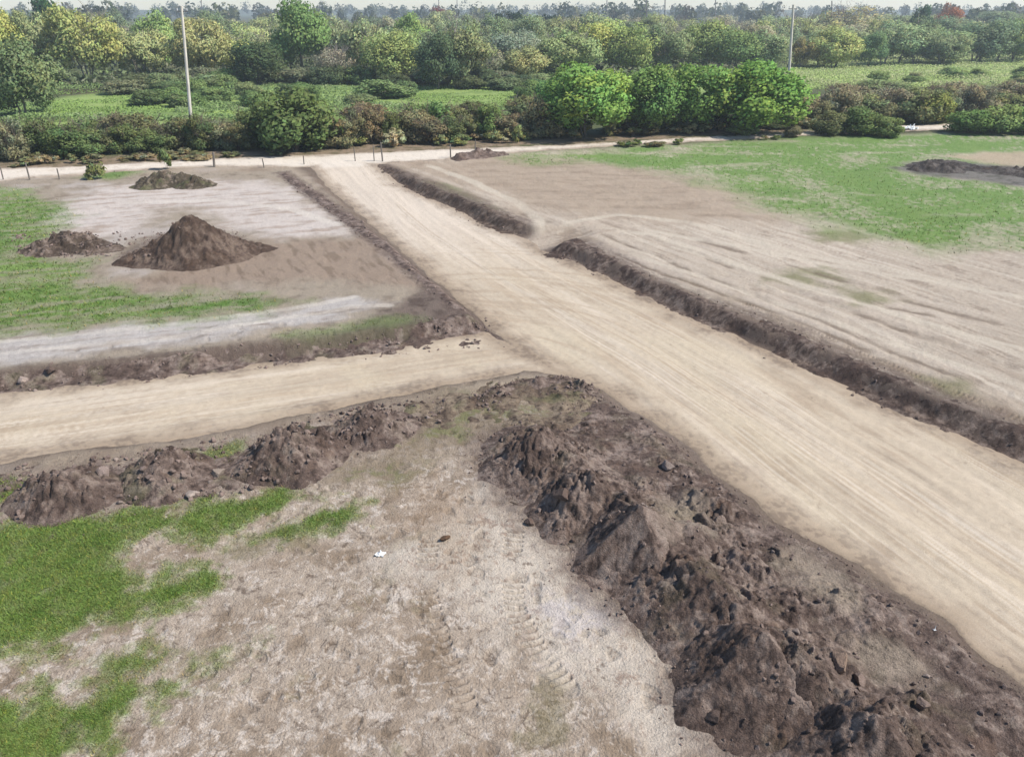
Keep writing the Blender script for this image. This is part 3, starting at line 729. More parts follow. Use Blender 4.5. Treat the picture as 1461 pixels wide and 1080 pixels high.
def crumbs(P, n, seed, reach=0.9):
    r = np.random.default_rng(seed); lo, hi = P.min(0)-1.2, P.max(0)+1.2
    x = r.uniform(lo[0], hi[0], n*12); y = r.uniform(lo[1], hi[1], n*12); d = sdf(P, x, y, 3)
    k = (d > -0.3) & (r.random(len(x)) < np.exp(-np.clip(d, 0, 9)/(reach*0.35))*0.9) & (d < reach)
    m, q, w_ = road_fields(x, y); k &= (np.minimum(m, q) > -0.35)
    x, y = x[k][:n], y[k][:n]
    return x, y, 0.008+0.035*r.random(len(x))**3
parts += [crumbs(BERM, 1300, 31), crumbs(SBERM, 600, 32), crumbs(BANK4, 400, 33, 0.6), crumbs(MOUND_FEET, 300, 34, 1.2)]
cx = np.concatenate([p[0] for p in parts]); cy = np.concatenate([p[1] for p in parts]); cs = np.concatenate([p[2] for p in parts])
cz = top_z(cx, cy)+cs*0.2
CR = np.random.default_rng(44)
def rotm(a, b, c):
    ca, sa, cb, sb, cc, sc = np.cos(a), np.sin(a), np.cos(b), np.sin(b), np.cos(c), np.sin(c)
    return np.array([[ca*cb, ca*sb*sc-sa*cc, ca*sb*cc+sa*sc], [sa*cb, sa*sb*sc+ca*cc, sa*sb*cc-ca*sc], [-sb, cb*sc, cb*cc]])
V, F, K, off = [], [], [], 0
for i in range(len(cx)):
    v, f = PROT[i % 8]
    w = (v*cs[i])@rotm(*CR.uniform(0, 6.28, 3)).T+[cx[i], cy[i], cz[i]]
    V.append(w); F.append(f+off); off += len(v)
    base = lin(*(SOIL_D if CR.random() < 0.15 else SOIL_M if CR.random() < 0.9 else (142, 128, 119)))*KALB*CR.uniform(0.85, 1.3)
    K.append(np.broadcast_to(base, v.shape))
tag(mesh_np('soil_clods', np.concatenate(V), np.concatenate(F), M_CLOD, np.concatenate(K), smooth=False),
    'loose dark clods strewn over the soil banks and heaps', 'soil clods', kind='stuff')
# the larger single lumps
for k, (px, py, s, lb, c) in enumerate((
    (755, 748, 0.20, 'dark soil lump fallen on the pale ground in front of the clodded heap', SOIL_D), (1188, 980, 0.26, 'big flat-topped pale clod on the shoulder of the broad rounded heap', (150, 128, 112)),
    (950, 672, 0.22, 'pale grey clod lying behind the lumpy heap near the road edge', (158, 143, 134)), (1222, 985, 0.20, 'rounded brown clod with mossy side beside the flat-topped pale clod', SOIL_M),
    (1312, 1022, 0.17, 'brown clod close to the heap at the bottom edge', SOIL_M), (1018, 1030, 0.16, 'dark clod at the foot of the broad rounded heap', SOIL_D),
    (70, 525, 0.30, 'jagged dark clod on the ragged edge of the side road', SOIL_D), (30, 533, 0.20, 'pale broken clod beside the jagged dark one', (168, 152, 142)),
    (150, 690, 0.24, 'pale clod at the flank of the crumbly heap', (150, 134, 126)), (278, 708, 0.18, 'whitish clod at the foot of the weedy grey-brown heap', (170, 156, 146)),
    (312, 682, 0.2, 'pale clod lying between the weedy heap and the tall reddish heap', (152, 138, 126)), (800, 738, 0.24, 'blocky dark clod split off the lumpy clodded heap', SOIL_D),
    (636, 772, 0.13, 'brown crumb of turf lying on trampled straw', (104, 82, 64)), (1255, 862, 0.14, 'dark clod on the flat pale patch of the soil bank', SOIL_D))):
    x, y = at(px, py); z = float(top_z(np.array([x]), np.array([y]))[0])
    v, f = clod_proto(100+k, 3)
    v = v*s*np.array([1.1, 1, 0.8])
    v += 0.05*s*fbm(v[:, 0]*14+k, v[:, 1]*14+v[:, 2]*9, 2, k)[:, None]
    o = mesh_np('soil_clod', v, f, M_CLOD, np.broadcast_to(alb(*c), v.shape), smooth=False)
    o.location = (x, y, z+s*0.3); o.rotation_euler = (0, 0, k*1.3)
    tag(o, lb, 'clod', 'large single clods')

# ------------------------------------------------------------------ grass blades
gi = np.flatnonzero((gmask > 0.1) & (np.hypot(gx, gy) < 75) & (np.abs(gx/np.maximum(gy, 0.1)) < 1.25) & (inroad > 0.2))
gi = np.setdiff1d(gi, np.flatnonzero(np.hypot(gx, gy) < 6))
wgt = gmask[gi]**1.5*np.where(np.hypot(gx[gi], gy[gi]) < 22, 1.0, np.where(gx[gi] > 5, 0.06, 0.2)); wgt /= wgt.sum()
NB = 150000
pick = RNG.choice(gi, NB, p=wgt)
dd = np.hypot(gx[pick], gy[pick])
jit = dd*0.0022
bx, by = gx[pick]+RNG.normal(size=NB)*jit, gy[pick]+RNG.normal(size=NB)*jit*2
bz = gz[pick]+zadd[pick]-0.01
sc = np.clip(dd/13, 0.8, 3.4)
L_ = RNG.uniform(0.02, 0.06, NB)*sc**0.75; W_ = RNG.uniform(0.006, 0.012, NB)*sc
an = RNG.uniform(0, 2*pi, NB); le = RNG.uniform(0.3, 1.3, NB); la = RNG.uniform(0, 2*pi, NB)
b0 = np.stack([bx-np.cos(an)*W_, by-np.sin(an)*W_, bz], 1); b1 = np.stack([bx+np.cos(an)*W_, by+np.sin(an)*W_, bz], 1)
tp = np.stack([bx+np.cos(la)*L_*le, by+np.sin(la)*L_*le, bz+L_], 1)
bc = mixc(gcol[pick], alb(150, 140, 100), RNG.uniform(0, 0.45, NB))*RNG.uniform(0.8, 1.5, NB)[:, None]*np.where(RNG.random(NB)[:, None] < 0.12, np.array([1.5, 1.25, 0.9]), 1.0)
tag(mesh_np('grass', np.stack([b0, b1, tp], 1).reshape(-1, 3), np.arange(NB*3).reshape(-1, 3), M_GRASS, np.repeat(np.clip(bc, 0.01, 0.6), 3, 0), smooth=False),
    'short patchy grass growing on the bare lots', 'grass', kind='stuff')

# ------------------------------------------------------------------ vegetation
def tube(pts, radii, k=5):
    pts = np.asarray(pts, float); n = len(pts); V = []
    for i in range(n):
        t = pts[min(i+1, n-1)]-pts[max(i-1, 0)]; t /= np.linalg.norm(t)+1e-9
        a = np.cross(t, [0.3, 1, 0.1]); a /= np.linalg.norm(a)+1e-9; b = np.cross(t, a)
        for j in range(k):
            q = 2*pi*j/k
            V.append(pts[i]+radii[i]*(cos(q)*a+sin(q)*b))
    F = [[i*k+j, i*k+(j+1) % k, (i+1)*k+(j+1) % k, (i+1)*k+j] for i in range(n-1) for j in range(k)]
    return np.array(V), np.array(F)

def join(parts):
    V, F, o = [], [], 0
    for v, f in parts:
        V.append(v); F.append(f+o); o += len(v)
    return np.concatenate(V), np.concatenate(F)

def leaf_quads(p, n, size, r, aspect=1.6, droop=0.0):
    """one small bent leaf-clump face at each point p, facing roughly along n"""
    m = len(p)
    n = n+r.normal(size=(m, 3))*0.55; n /= np.linalg.norm(n, axis=1, keepdims=True)+1e-9
    up = r.normal(size=(m, 3)); up[:, 2] -= droop*3
    t = np.cross(n, up); t /= np.linalg.norm(t, axis=1, keepdims=True)+1e-9
    b = np.cross(n, t)
    s = (size*r.uniform(0.55, 1.35, m))[:, None]
    a, c = t*s*0.5, b*s*0.5*aspect
    v = np.stack([p-a*0.35-c, p+a-c*0.1, p+a*0.25+c, p-a+c*0.2], 1).reshape(-1, 3)
    return v, np.arange(m*4).reshape(-1, 4)

def crown_mesh(name, seed, n_leaf, size, lobes=16, lob_r=(0.15, 0.26), zc=0.54, rz=0.44, rxy=0.47, shell=0.8, droop=0.0, aspect=1.6, flat=0.0, hue=0.055, bottom=0.0):
    """foliage in a unit box (height 1, width about 1): leaf clumps over many lobes, gaps between them"""
    r = np.random.default_rng(seed)
    P, Nn, K = [], [], []
    L = []
    for i in range(lobes):
        ph = i*2.399+r.uniform(-0.4, 0.4); cz = r.uniform(-0.85, 0.95)
        q = math.sqrt(max(0, 1-cz*cz)); k = r.uniform(0.5, 0.8)
        L.append((np.array([cos(ph)*q*rxy*k, sin(ph)*q*rxy*k, zc+cz*rz*k]), r.uniform(*lob_r)))
    tot = sum(l[1]**2 for l in L)
    for c, lr in L:
        m = int(n_leaf*lr*lr/tot)
        d = r.normal(size=(m, 3)); d /= np.linalg.norm(d, axis=1, keepdims=True)
        rr = lr*np.where(r.random(m) < shell, r.uniform(0.82, 1.12, m), r.uniform(0.3, 0.9, m))
        rr *= 1+0.25*np.sin(d[:, 0]*7+seed)*np.sin(d[:, 1]*6+d[:, 2]*5)
        P.append(c+d*rr[:, None]*np.array([1, 1, 0.95])); Nn.append(d)
        t = r.uniform(0.9, 1.12)
        h = r.normal()*hue
        tint = np.array([1+h, 1, 1-h*0.5])*t
        K.append(np.clip(tint[None]*r.uniform(0.82, 1.22, (m, 1))*(1+r.normal(size=(m, 3))*0.05), 0.2, 2))
    P, Nn, K = np.concatenate(P), np.concatenate(Nn), np.concatenate(K)
    ok = P[:, 2] > bottom
    P, Nn, K = P[ok], Nn[ok], K[ok]
    v, f = leaf_quads(P, Nn, size, r, aspect, droop)
    ctr = np.array([0, 0, zc-0.1])
    od = P-ctr; od /= np.linalg.norm(od, axis=1, keepdims=True)+1e-9
    sn = 0.6*Nn+0.35*od+np.array([0, 0, 0.3])+r.normal(size=P.shape)*0.28
    sn /= np.linalg.norm(sn, axis=1, keepdims=True)
    q = v.reshape(-1, 4, 3); gn = np.cross(q[:, 1]-q[:, 0], q[:, 2]-q[:, 0])
    fl = (gn*sn).sum(1) < 0
    f[fl] = f[fl][:, ::-1]
    o = mesh_np(name, v, f, M_LEAF, np.repeat(K, 4, 0), smooth=True)
    me = o.data; bpy.data.objects.remove(o)
    me.normals_split_custom_set_from_vertices(np.repeat(sn, 4, 0).astype(np.float32))
    return me

def trunk_mesh(seed, stems=1, limbs=7, rad=0.018, col=(0.16, 0.14, 0.12), top=0.8, spread=0.3, twigs=0, split=0.3):
    r = np.random.default_rng(seed); parts = []
    for s in range(stems):
        a0 = r.uniform(0, 6.28); b = np.array([cos(a0), sin(a0), 0])*0.03*(stems > 1)
        lean = np.array([cos(a0), sin(a0), 0])*(spread*0.8 if stems > 1 else 0.04)
        pts = [b+lean*(t**1.2)*top+np.array([r.normal()*0.008, r.normal()*0.008, t*top]) for t in np.linspace(0, 1, 6)]
        pts[0][2] = -0.02
        parts.append(tube(pts, np.linspace(rad*(1.25 if stems == 1 else 0.7), rad*0.25, 6), 6))
        for i in range(limbs):
            t = r.uniform(split, 0.9); k = min(4, int(t*5)); st = pts[k]+(pts[k+1]-pts[k])*(t*5-k)
            a = r.uniform(0, 6.28); l = r.uniform(0.2, 0.42)*(1.15-t*0.6)
            e = st+np.array([cos(a)*l*0.75, sin(a)*l*0.75, l*r.uniform(0.5, 1.0)])
            mid = (st+e)/2+np.array([0, 0, -0.03])
            parts.append(tube([st, mid, e], [rad*0.45, rad*0.3, rad*0.1], 5))
            for j in range(twigs):
                q = r.uniform(0.4, 1); s2 = st+(e-st)*q
                e2 = s2+r.normal(size=3)*0.07+np.array([0, 0, 0.07])
                parts.append(tube([s2, (s2+e2)/2+r.normal(size=3)*0.01, e2], [rad*0.14, rad*0.09, rad*0.04], 3))
    three = [p for p in parts]
    v, f = join([p for p in three])
    c = np.broadcast_to(np.array(col, np.float32), v.shape)*r.uniform(0.8, 1.2, (len(v), 1))
    o = mesh_np('trunk', v, f, M_BARK, c, smooth=True); me = o.data; bpy.data.objects.remove(o)
    return me

CROWN = {
    'dome':   [crown_mesh('crown', 10+i, 9000, 0.024, 34, (0.10, 0.19), 0.50, 0.46, 0.47, droop=0.2, aspect=1.6) for i in range(5)],
    'tall':   [crown_mesh('crown', 30+i, 9500, 0.024, 38, (0.08, 0.17), 0.54, 0.44, 0.46, droop=0.2, aspect=1.6, bottom=0.08) for i in range(3)],
    'willow': [crown_mesh('crown', 40+i, 10000, 0.021, 44, (0.08, 0.15), 0.50, 0.47, 0.48, droop=0.5, aspect=2.0, shell=0.6, hue=0.055) for i in range(4)],
    'bare':   [crown_mesh('crown', 50+i, 3200, 0.018, 30, (0.08, 0.17), 0.58, 0.4, 0.46, droop=0.0, aspect=2.2, shell=0.4) for i in range(2)],
    'bright': [crown_mesh('crown', 60+i, 13000, 0.028, 38, (0.09, 0.18), 0.52, 0.46, 0.47, droop=0.0, aspect=1.3, hue=0.08) for i in range(4)],
    'dark':   [crown_mesh('crown', 70+i, 3600, 0.040, 18, (0.12, 0.2), 0.55, 0.44, 0.45, aspect=1.5) for i in range(3)],
    'bush':   [crown_mesh('foliage', 80+i, 7000, 0.034, 26, (0.11, 0.2), 0.42, 0.50, 0.46, droop=0.2, aspect=1.6, bottom=0.0) for i in range(4)],
    'bramble':[crown_mesh('foliage', 90+i, 7000, 0.028, 30, (0.09, 0.19), 0.42, 0.54, 0.50, shell=0.55, droop=0.2, aspect=2.2, hue=0.10, bottom=0.0) for i in range(5)],
    'weed':   [crown_mesh('foliage', 100+i, 420, 0.08, 9, (0.1, 0.22), 0.5, 0.5, 0.4, shell=0.5, droop=0.0, aspect=2.6, hue=0.15) for i in range(3)],
}
TRUNK = {
    'dome': [trunk_mesh(11+i, 3, 6, 0.016, (0.15, 0.135, 0.11), 0.7, 0.35) for i in range(2)],
    'tall': [trunk_mesh(21+i, 1, 10, 0.02, (0.12, 0.11, 0.09), 0.85, 0.2, 2, 0.35) for i in range(2)],
    'willow': [trunk_mesh(31+i, 5, 7, 0.015, (0.24, 0.22, 0.18), 0.85, 0.32, 3) for i in range(2)],
    'bare': [trunk_mesh(41+i, 4, 10, 0.014, (0.24, 0.21, 0.19), 0.92, 0.3, 5) for i in range(2)],
    'bright': [trunk_mesh(51, 3, 6, 0.016, (0.12, 0.1, 0.08), 0.75, 0.4)],
    'dark': [trunk_mesh(61, 1, 6, 0.016, (0.08, 0.07, 0.06), 0.85, 0.2)],
    'bush': [trunk_mesh(71+i, 6, 3, 0.010, (0.14, 0.12, 0.1), 0.75, 0.5, 2) for i in range(2)],
    'bramble': [trunk_mesh(81+i, 9, 5, 0.011, (0.17, 0.135, 0.11), 0.9, 0.5, 4, 0.2) for i in range(3)],
    'weed': [trunk_mesh(91+i, 4, 4, 0.012, (0.2, 0.17, 0.13), 0.9, 0.3, 1) for i in range(2)],
}
FOLIAGE_NAME = {'bush': ('foliage', 'stem'), 'bramble': ('foliage', 'stem'), 'weed': ('foliage', 'stem')}
cnt = [0]
def plant(kind, name, x, y, h, w, rgb, label, cat, group=None, depth=None, k=1.25, zbase=None):
    cnt[0] += 1; i = cnt[0]
    r = np.random.default_rng(1000+i)
    z = 0.0 if zbase is None else zbase
    root = empty(name, (x, y, z)); root.rotation_euler = (0, 0, r.uniform(0, 6.28))
    d = depth or w
    root.scale = (w, w, h)
    tag(root, label, cat, group)
    fn, tn = FOLIAGE_NAME.get(kind, ('crown', 'trunk'))
    a = bpy.data.objects.new(fn, CROWN[kind][i % len(CROWN[kind])]); C.objects.link(a); a.parent = root
    c = lin(*rgb); c = (c*0.88+0.12*c.mean()*np.array([0.95, 1.08, 0.8]))*np.array([0.95, 0.99, 0.84])*k*r.uniform(0.9, 1.08)
    c = c*{'bright': 1.0, 'willow': 0.9, 'bush': 0.88}.get(kind, 1.0)
    a.color = (*[float(q) for q in c], 1)
    b = bpy.data.objects.new(tn, TRUNK[kind][i % len(TRUNK[kind])]); C.objects.link(b); b.parent = root
    return root

def plant_px(kind, name, px, yb, yt, wpx, rgb, label, cat, group=None, grow=1.06, k=1.25):
    x, y = at(px, yb); h = height_of(yb, yt)*grow; w = wpx*mpp(yb)*1.2
    x = (px-PW/2)/FPX*(y*cos(PITCH)+(CAMH-h*0.5)*sin(PITCH))
    return plant(kind, name, x, y, h, w, rgb, label, cat, group, k=k)

SAGE, OLIVE, YELL, DARKG, GREY, BLUEG, MIDG = (150, 158, 118), (140, 146, 92), (176, 176, 112), (80, 100, 66), (158, 150, 140), (112, 132, 112), (112, 136, 84)
T = [  # kind, x, base, top, width, colour, label
 ('dome', 22, 168, 52, 96, (116, 128, 94), 'dark grey-green bushy tree standing nearer than the woodland, cut by the photo edge'),
 ('dome', 8, 118, 16, 60, (172, 170, 100), 'yellow-topped tree behind the dark bushy tree at the photo edge'),
 ('willow', 48, 116, 14, 70, (158, 164, 124), 'pale grey-green rounded tree behind the dark bushy tree at the photo edge'),
 ('willow', 116, 118, 5, 98, (168, 168, 108), 'biggest yellow-green woodland tree, with many pale upright stems'),
 ('willow', 196, 112, 36, 84, (160, 162, 118), 'sage woodland tree beside the biggest yellow-green one'),
 ('dome', 222, 104, 14, 66, (142, 160, 104), 'fresh green tree rising behind the sage trees near the leaning pole'),
 ('willow', 284, 114, 24, 84, (160, 156, 112), 'olive and straw coloured tree just behind the leaning pole'),
 ('willow', 326, 110, 46, 50, (168, 168, 104), 'slim yellow tree between the leaning pole and the dark rounded tree'),
 ('dome', 350, 100, 33, 64, (172, 176, 124), 'pale yellow domed tree rising over the dark rounded tree'),
 ('dome', 366, 122, 58, 76, (78, 92, 66), 'dark green rounded tree in front of the pale yellow dome'),
 ('tall', 428, 112, 0, 84, (112, 136, 86), 'tallest green tree of the woodland edge with clear trunk and open crown'),
 ('bare', 478, 120, 66, 62, (152, 142, 132), 'grey nearly leafless tree beside the tallest green tree'),
 ('willow', 474, 106, 20, 58, (156, 164, 136), 'pale misty green tree behind the grey leafless one'),
 ('willow', 520, 114, 24, 72, (154, 160, 122), 'broad sage tree next to the olive round one'),
 ('dome', 560, 120, 44, 78, (146, 154, 98), 'olive round tree with yellow shoulder in the woodland edge'),
 ('dome', 584, 100, 18, 58, (132, 152, 94), 'green tree looking over the olive round tree'),
 ('dome', 622, 128, 48, 62, (84, 98, 76), 'dark dull-green tree standing over the open meadow edge'),
 ('willow', 662, 124, 28, 80, (140, 144, 108), 'sage tree with brownish shoulder beside the dark dull-green tree'),
 ('bare', 694, 118, 64, 46, (158, 152, 132), 'pale greyish thin tree between the brown-shouldered tree and grey dome'),
 ('dome', 736, 112, 44, 78, (140, 146, 134), 'grey domed tree below the band of dark evergreens'),
 ('dome', 744, 116, 66, 66, (162, 160, 116), 'straw-tinted low tree in front of the grey dome'),
 ('willow', 808, 112, 40, 90, (144, 154, 110), 'wide sage tree behind the bright green bushes'),
 ('dome', 856, 104, 28, 76, (160, 164, 98), 'yellow-olive tree above the wide sage tree'),
 ('dome', 900, 106, 34, 70, (138, 148, 92), 'olive green tree behind the small lime tree'),
 ('dome', 906, 102, 66, 42, (156, 172, 70), 'small lime-green tree shining in front of darker trees'),
 ('willow', 950, 104, 34, 72, (128, 138, 104), 'dark sage tree behind the rounded green bushes'),
 ('dome', 1000, 102, 30, 72, (134, 144, 92), 'olive tree between the dark sage and deep green trees'),
 ('dome', 1048, 104, 40, 70, (116, 134, 88), 'deep green domed tree short of the second pole'),
 ('dome', 1094, 104, 44, 62, (126, 138, 106), 'grey-green domed tree right before the second pole'),
 ('willow', 1146, 99, 52, 36, (164, 146, 100), 'rusty yellow sapling-like tree just past the second pole'),
 ('dome', 1192, 99, 38, 74, (158, 160, 104), 'golden olive tree past the rusty yellow one'),
 ('dome', 1242, 96, 46, 48, (108, 130, 92), 'small mid-green tree between the golden olive and grey-green dome'),
 ('dome', 1286, 93, 30, 64, (138, 152, 118), 'neat grey-green dome-shaped tree over the pale meadow'),
 ('dome', 1348, 91, 40, 74, (132, 146, 108), 'wide flat grey-green tree next to the neat dome'),
 ('dome', 1408, 90, 28, 72, (114, 128, 104), 'bluish dark tree in the woodland behind the pale meadow'),
 ('dome', 1456, 89, 20, 56, (132, 148, 96), 'green tree of the woodland cut by the photo edge above the pale meadow'),
 ('bare', 1218, 76, 8, 96, (170, 160, 128), 'wide straw-pale bare crown rising behind the golden olive tree'),
 ('dark', 1312, 70, 10, 30, (66, 92, 70), 'small dark evergreen in front of the skyline'),
 ('dome', 1352, 66, 6, 34, (150, 92, 70), 'rust-red autumn tree on the skyline'),
 ('dome', 628, 60, 10, 30, (120, 74, 76), 'dark red autumn tree among the skyline trees'),
 ('dark', 70, 84, -2, 44, (52, 84, 56), 'dark green tree standing up behind the yellow-green trees'),
 ('tall', 160, 80, 12, 40, (120, 128, 112), 'grey-green thin-crowned tree behind the gap in the pale trees'),
]
for k, (kd, px, yb, yt, wp, rgb, lb) in enumerate(T):
    plant_px(kd, 'woodland_tree', px, yb, yt, wp, rgb, lb, 'tree', 'trees along the woodland edge')
# second and third rows: fill behind the front row
R2 = np.random.default_rng(5)
PAL = [(156, 162, 128), (150, 154, 112), (160, 152, 134), (136, 146, 112), (126, 138, 114), (168, 166, 122), (118, 130, 100)]
for row, (yb, wpx, hm) in enumerate(((97, 60, 8.2), (84, 66, 9.6), (66, 56, 10.2))):
    px = -60.0
    while px < 1530:
        kd = ('dome', 'willow', 'dome', 'willow', 'bare')[R2.integers(0, 5)]
        yy = yb+R2.uniform(-7, 5)-0.010*(px-700)*(0.6 if row == 0 else 0.3)
        x, y = at(px, yy); h = hm*R2.uniform(0.8, 1.1)
        plant(kd, 'woodland_tree', x, y, h, wpx*mpp(yy)*R2.uniform(0.9, 1.3), PAL[R2.integers(0, len(PAL))],
              ('hazy tree inside the wood just behind the front row', 'hazy tree deep inside the wood', 'hazy treetop far back in the wood')[row], 'tree', ('woodland second row', 'woodland third row', 'woodland back row')[row])
        px += wpx*R2.uniform(0.55, 0.85)
# band of dark evergreens
for px in range(700, 850, 17):
    yb = 66+R2.uniform(-3, 3)
    plant_px('dark', 'evergreen_tree', px, yb, 18+R2.uniform(-4, 8)+abs(px-770)*0.12, 34, (48, 70, 56), 'dark evergreen in the black-green band above the grey domed tree', 'evergreen tree', 'band of dark evergreens', k=0.8)
# thin bare poplars and poles against the sky
def lean_pole(name, px, yb, ytop, pxtop, r0, r1, label, cat, group, mat, ring=False):
    x, y = at(px, yb); h = height_of(yb, ytop); dx = (pxtop-PW/2)/FPX*(y*cos(PITCH)+(CAMH-h)*sin(PITCH))-x
    root = empty(name, (x, y, 0)); tag(root, label, cat, group)
    pts = [(dx*t, 0, h*t-0.3*(1-t)) for t in np.linspace(0, 1, 7)]
    v, f = tube(pts, np.linspace(r0, r1, 7), 10)
    n = len(v); v = np.concatenate([v, [[dx, 0, h+0.01]]]); cap = np.array([[60+j, 60+(j+1) % 10, n, n] for j in range(10)])
    o = mesh_np('pole', v, f, mat, None, True, root)
    # cap
    mesh_np('pole_cap', np.array([[dx+cos(2*pi*j/10)*r1*1.05, sin(2*pi*j/10)*r1*1.05, h+dz] for dz in (-0.06, 0.05) for j in range(10)]),
            np.array([[j, (j+1) % 10, 10+(j+1) % 10, 10+j] for j in range(10)]+[[10, 10+j, 11+j, 10+j+1] for j in range(1, 8, 1)][:0]+[[10, 11, 12, 13], [10, 13, 14, 15], [10, 15, 16, 17], [10, 17, 18, 19]]), mat, None, False, root)
    return root, (dx, h)
M_POLE = plain_mat('weathered_pole', (0.58, 0.54, 0.47), 0.85, 3, 0.25, (3, 3, 0.3))
M_POST = plain_mat('old_post', (0.16, 0.14, 0.12), 0.9, 5, 0.35, (3, 3, 0.5))
M_WHITE = plain_mat('white_scrap', (0.78, 0.78, 0.76), 0.6, 12, 0.1)
M_DARKPOLE = plain_mat('far_pole', (0.2, 0.19, 0.19), 0.9, 3, 0.2)
M_CER = plain_mat('insulator_ceramic', (0.5, 0.5, 0.48), 0.4, 8, 0.15)
def fittings(root, dx, h, sgn):
    # a short iron bracket with two insulators near the top
    v, f = join([tube([(dx-0.45, 0, h-0.35), (dx+0.45, 0, h-0.35)], [0.04, 0.04], 6)])
    br = mesh_np('bracket', v, f, M_DARKPOLE, None, False, root)
    for s in (-0.4, 0.4):
        v, f = tube([(dx+s, 0, h-0.33), (dx+s, 0, h-0.22), (dx+s, 0, h-0.2), (dx+s, 0, h-0.1)], [0.03, 0.05, 0.035, 0.045], 8)
        mesh_np('insulator', v, f, M_CER, None, True, br)
r_, (dx, h) = lean_pole('utility_pole', 275, 208, 10, 259, 0.155, 0.10, 'pale leaning utility pole rising from the bramble hedge by the gravel road', 'utility pole', 'pale utility poles', M_POLE)
fittings(r_, dx, h, 1)
r_, (dx, h) = lean_pole('utility_pole', 1122, 168, 8, 1132, 0.165, 0.11, 'pale utility pole standing behind the bright green bushes', 'utility pole', 'pale utility poles', M_POLE)
fittings(r_, dx, h, 1)
for px, yb, yt, pt in ((923, 70, -6, 922), (948, 62, -4, 949), (1186, 66, 2, 1187), (866, 52, -8, 866), (1020, 54, -6, 1021), (626, 48, -6, 626), (652, 46, -4, 652), (288, 52, -4, 287)):
    lean_pole('mast', px, yb, yt, pt, 0.28, 0.16, 'thin grey mast poking above the far treetops', 'mast', 'thin masts on the skyline', M_DARKPOLE)
# odd leaning stem with drooping top near the upper edge
x, y = at(186, 70)
v, f = tube([np.array([x, y, 0])+np.array(p) for p in ((0, 0, 0), (0.3, 0, 4), (0.1, 0, 7.2), (-0.9, 0, 9.2), (-2.6, 0, 11.2), (-4.2, 0, 12.6))], [0.4, 0.34, 0.3, 0.26, 0.2, 0.14], 7)
tag(mesh_np('dead_trunk', v, f, plain_mat('mossy_bark', (0.07, 0.10, 0.055), 0.9, 4, 0.3)), 'bent dark bare trunk curving over the treetops near the upper edge', 'dead tree')

# ---- hedge of brambles along the gravel road
HB = [(108, 108, 80), (124, 118, 94), (98, 106, 72), (104, 116, 76), (130, 126, 104), (92, 106, 68)]
def base_y(px): return np.interp(px, [-100, 0, 240, 360, 480, 760, 1000, 1150, 1461, 1560], [232, 227, 216, 211, 208, 196, 187, 178, 172, 170])
def top_y(px): return np.interp(px, [-100, 0, 150, 340, 480, 600, 760, 1140, 1300, 1461, 1560], [172, 170, 164, 158, 146, 144, 138, 122, 118, 108, 106])
def hedge(px0, px1, step, label, group, cols, row=0, kind='bramble', name='bramble_bush', cat='bramble bush', dh=0, wmul=1.0):
    px = px0
    while px < px1:
        yb = base_y(px)-row*9+R2.uniform(-2, 2); yt = top_y(px)+5+R2.uniform(-10, 18)+dh-row*2
        plant_px(kind, name, px, yb, yt, step*R2.uniform(1.2, 2.3)*wmul, cols[R2.integers(0, len(cols))], label, cat, group)
        px += step*R2.uniform(0.8, 1.15)
hedge(-40, 255, 28, 'brown bramble bush in the dense hedge between the photo edge and the leaning pole', 'hedge up to the leaning pole', HB)
hedge(-40, 255, 34, 'brown bramble bush in the back of the hedge before the leaning pole', 'back of the hedge up to the leaning pole', HB, 1)
hedge(286, 372, 27, 'brown bramble bush between the leaning pole and round green bush', 'hedge from the leaning pole to the round green bush', HB)
hedge(290, 480, 32, 'brown bramble bush in the hedge behind the round green bush', 'hedge behind the round green bush', HB, 1)
HG = [(112, 114, 84), (106, 126, 78), (120, 106, 86), (92, 98, 68), (130, 122, 96), (98, 104, 68)]
hedge(478, 790, 27, 'greenish brown bramble bush in the hedge across from the road junction', 'hedge across from the junction', HG)
hedge(478, 790, 33, 'bramble bush in the back of the hedge across from the road junction', 'back of the hedge across from the junction', HG, 1, dh=4)
HR = [(130, 120, 100), (118, 116, 90), (134, 126, 108), (120, 126, 90)]
hedge(1136, 1540, 30, 'purplish brown bramble bush in the far hedge past the second pole', 'hedge past the second pole', HR)
hedge(1136, 1540, 36, 'purplish bramble bush in the back of the hedge past the second pole', 'back of the hedge past the second pole', HR, 1)
hedge(900, 1140, 30, 'dull brown bramble under the bright green bushes', 'brambles under the green bushes', [(92, 84, 66), (84, 88, 62)], 0, dh=30)
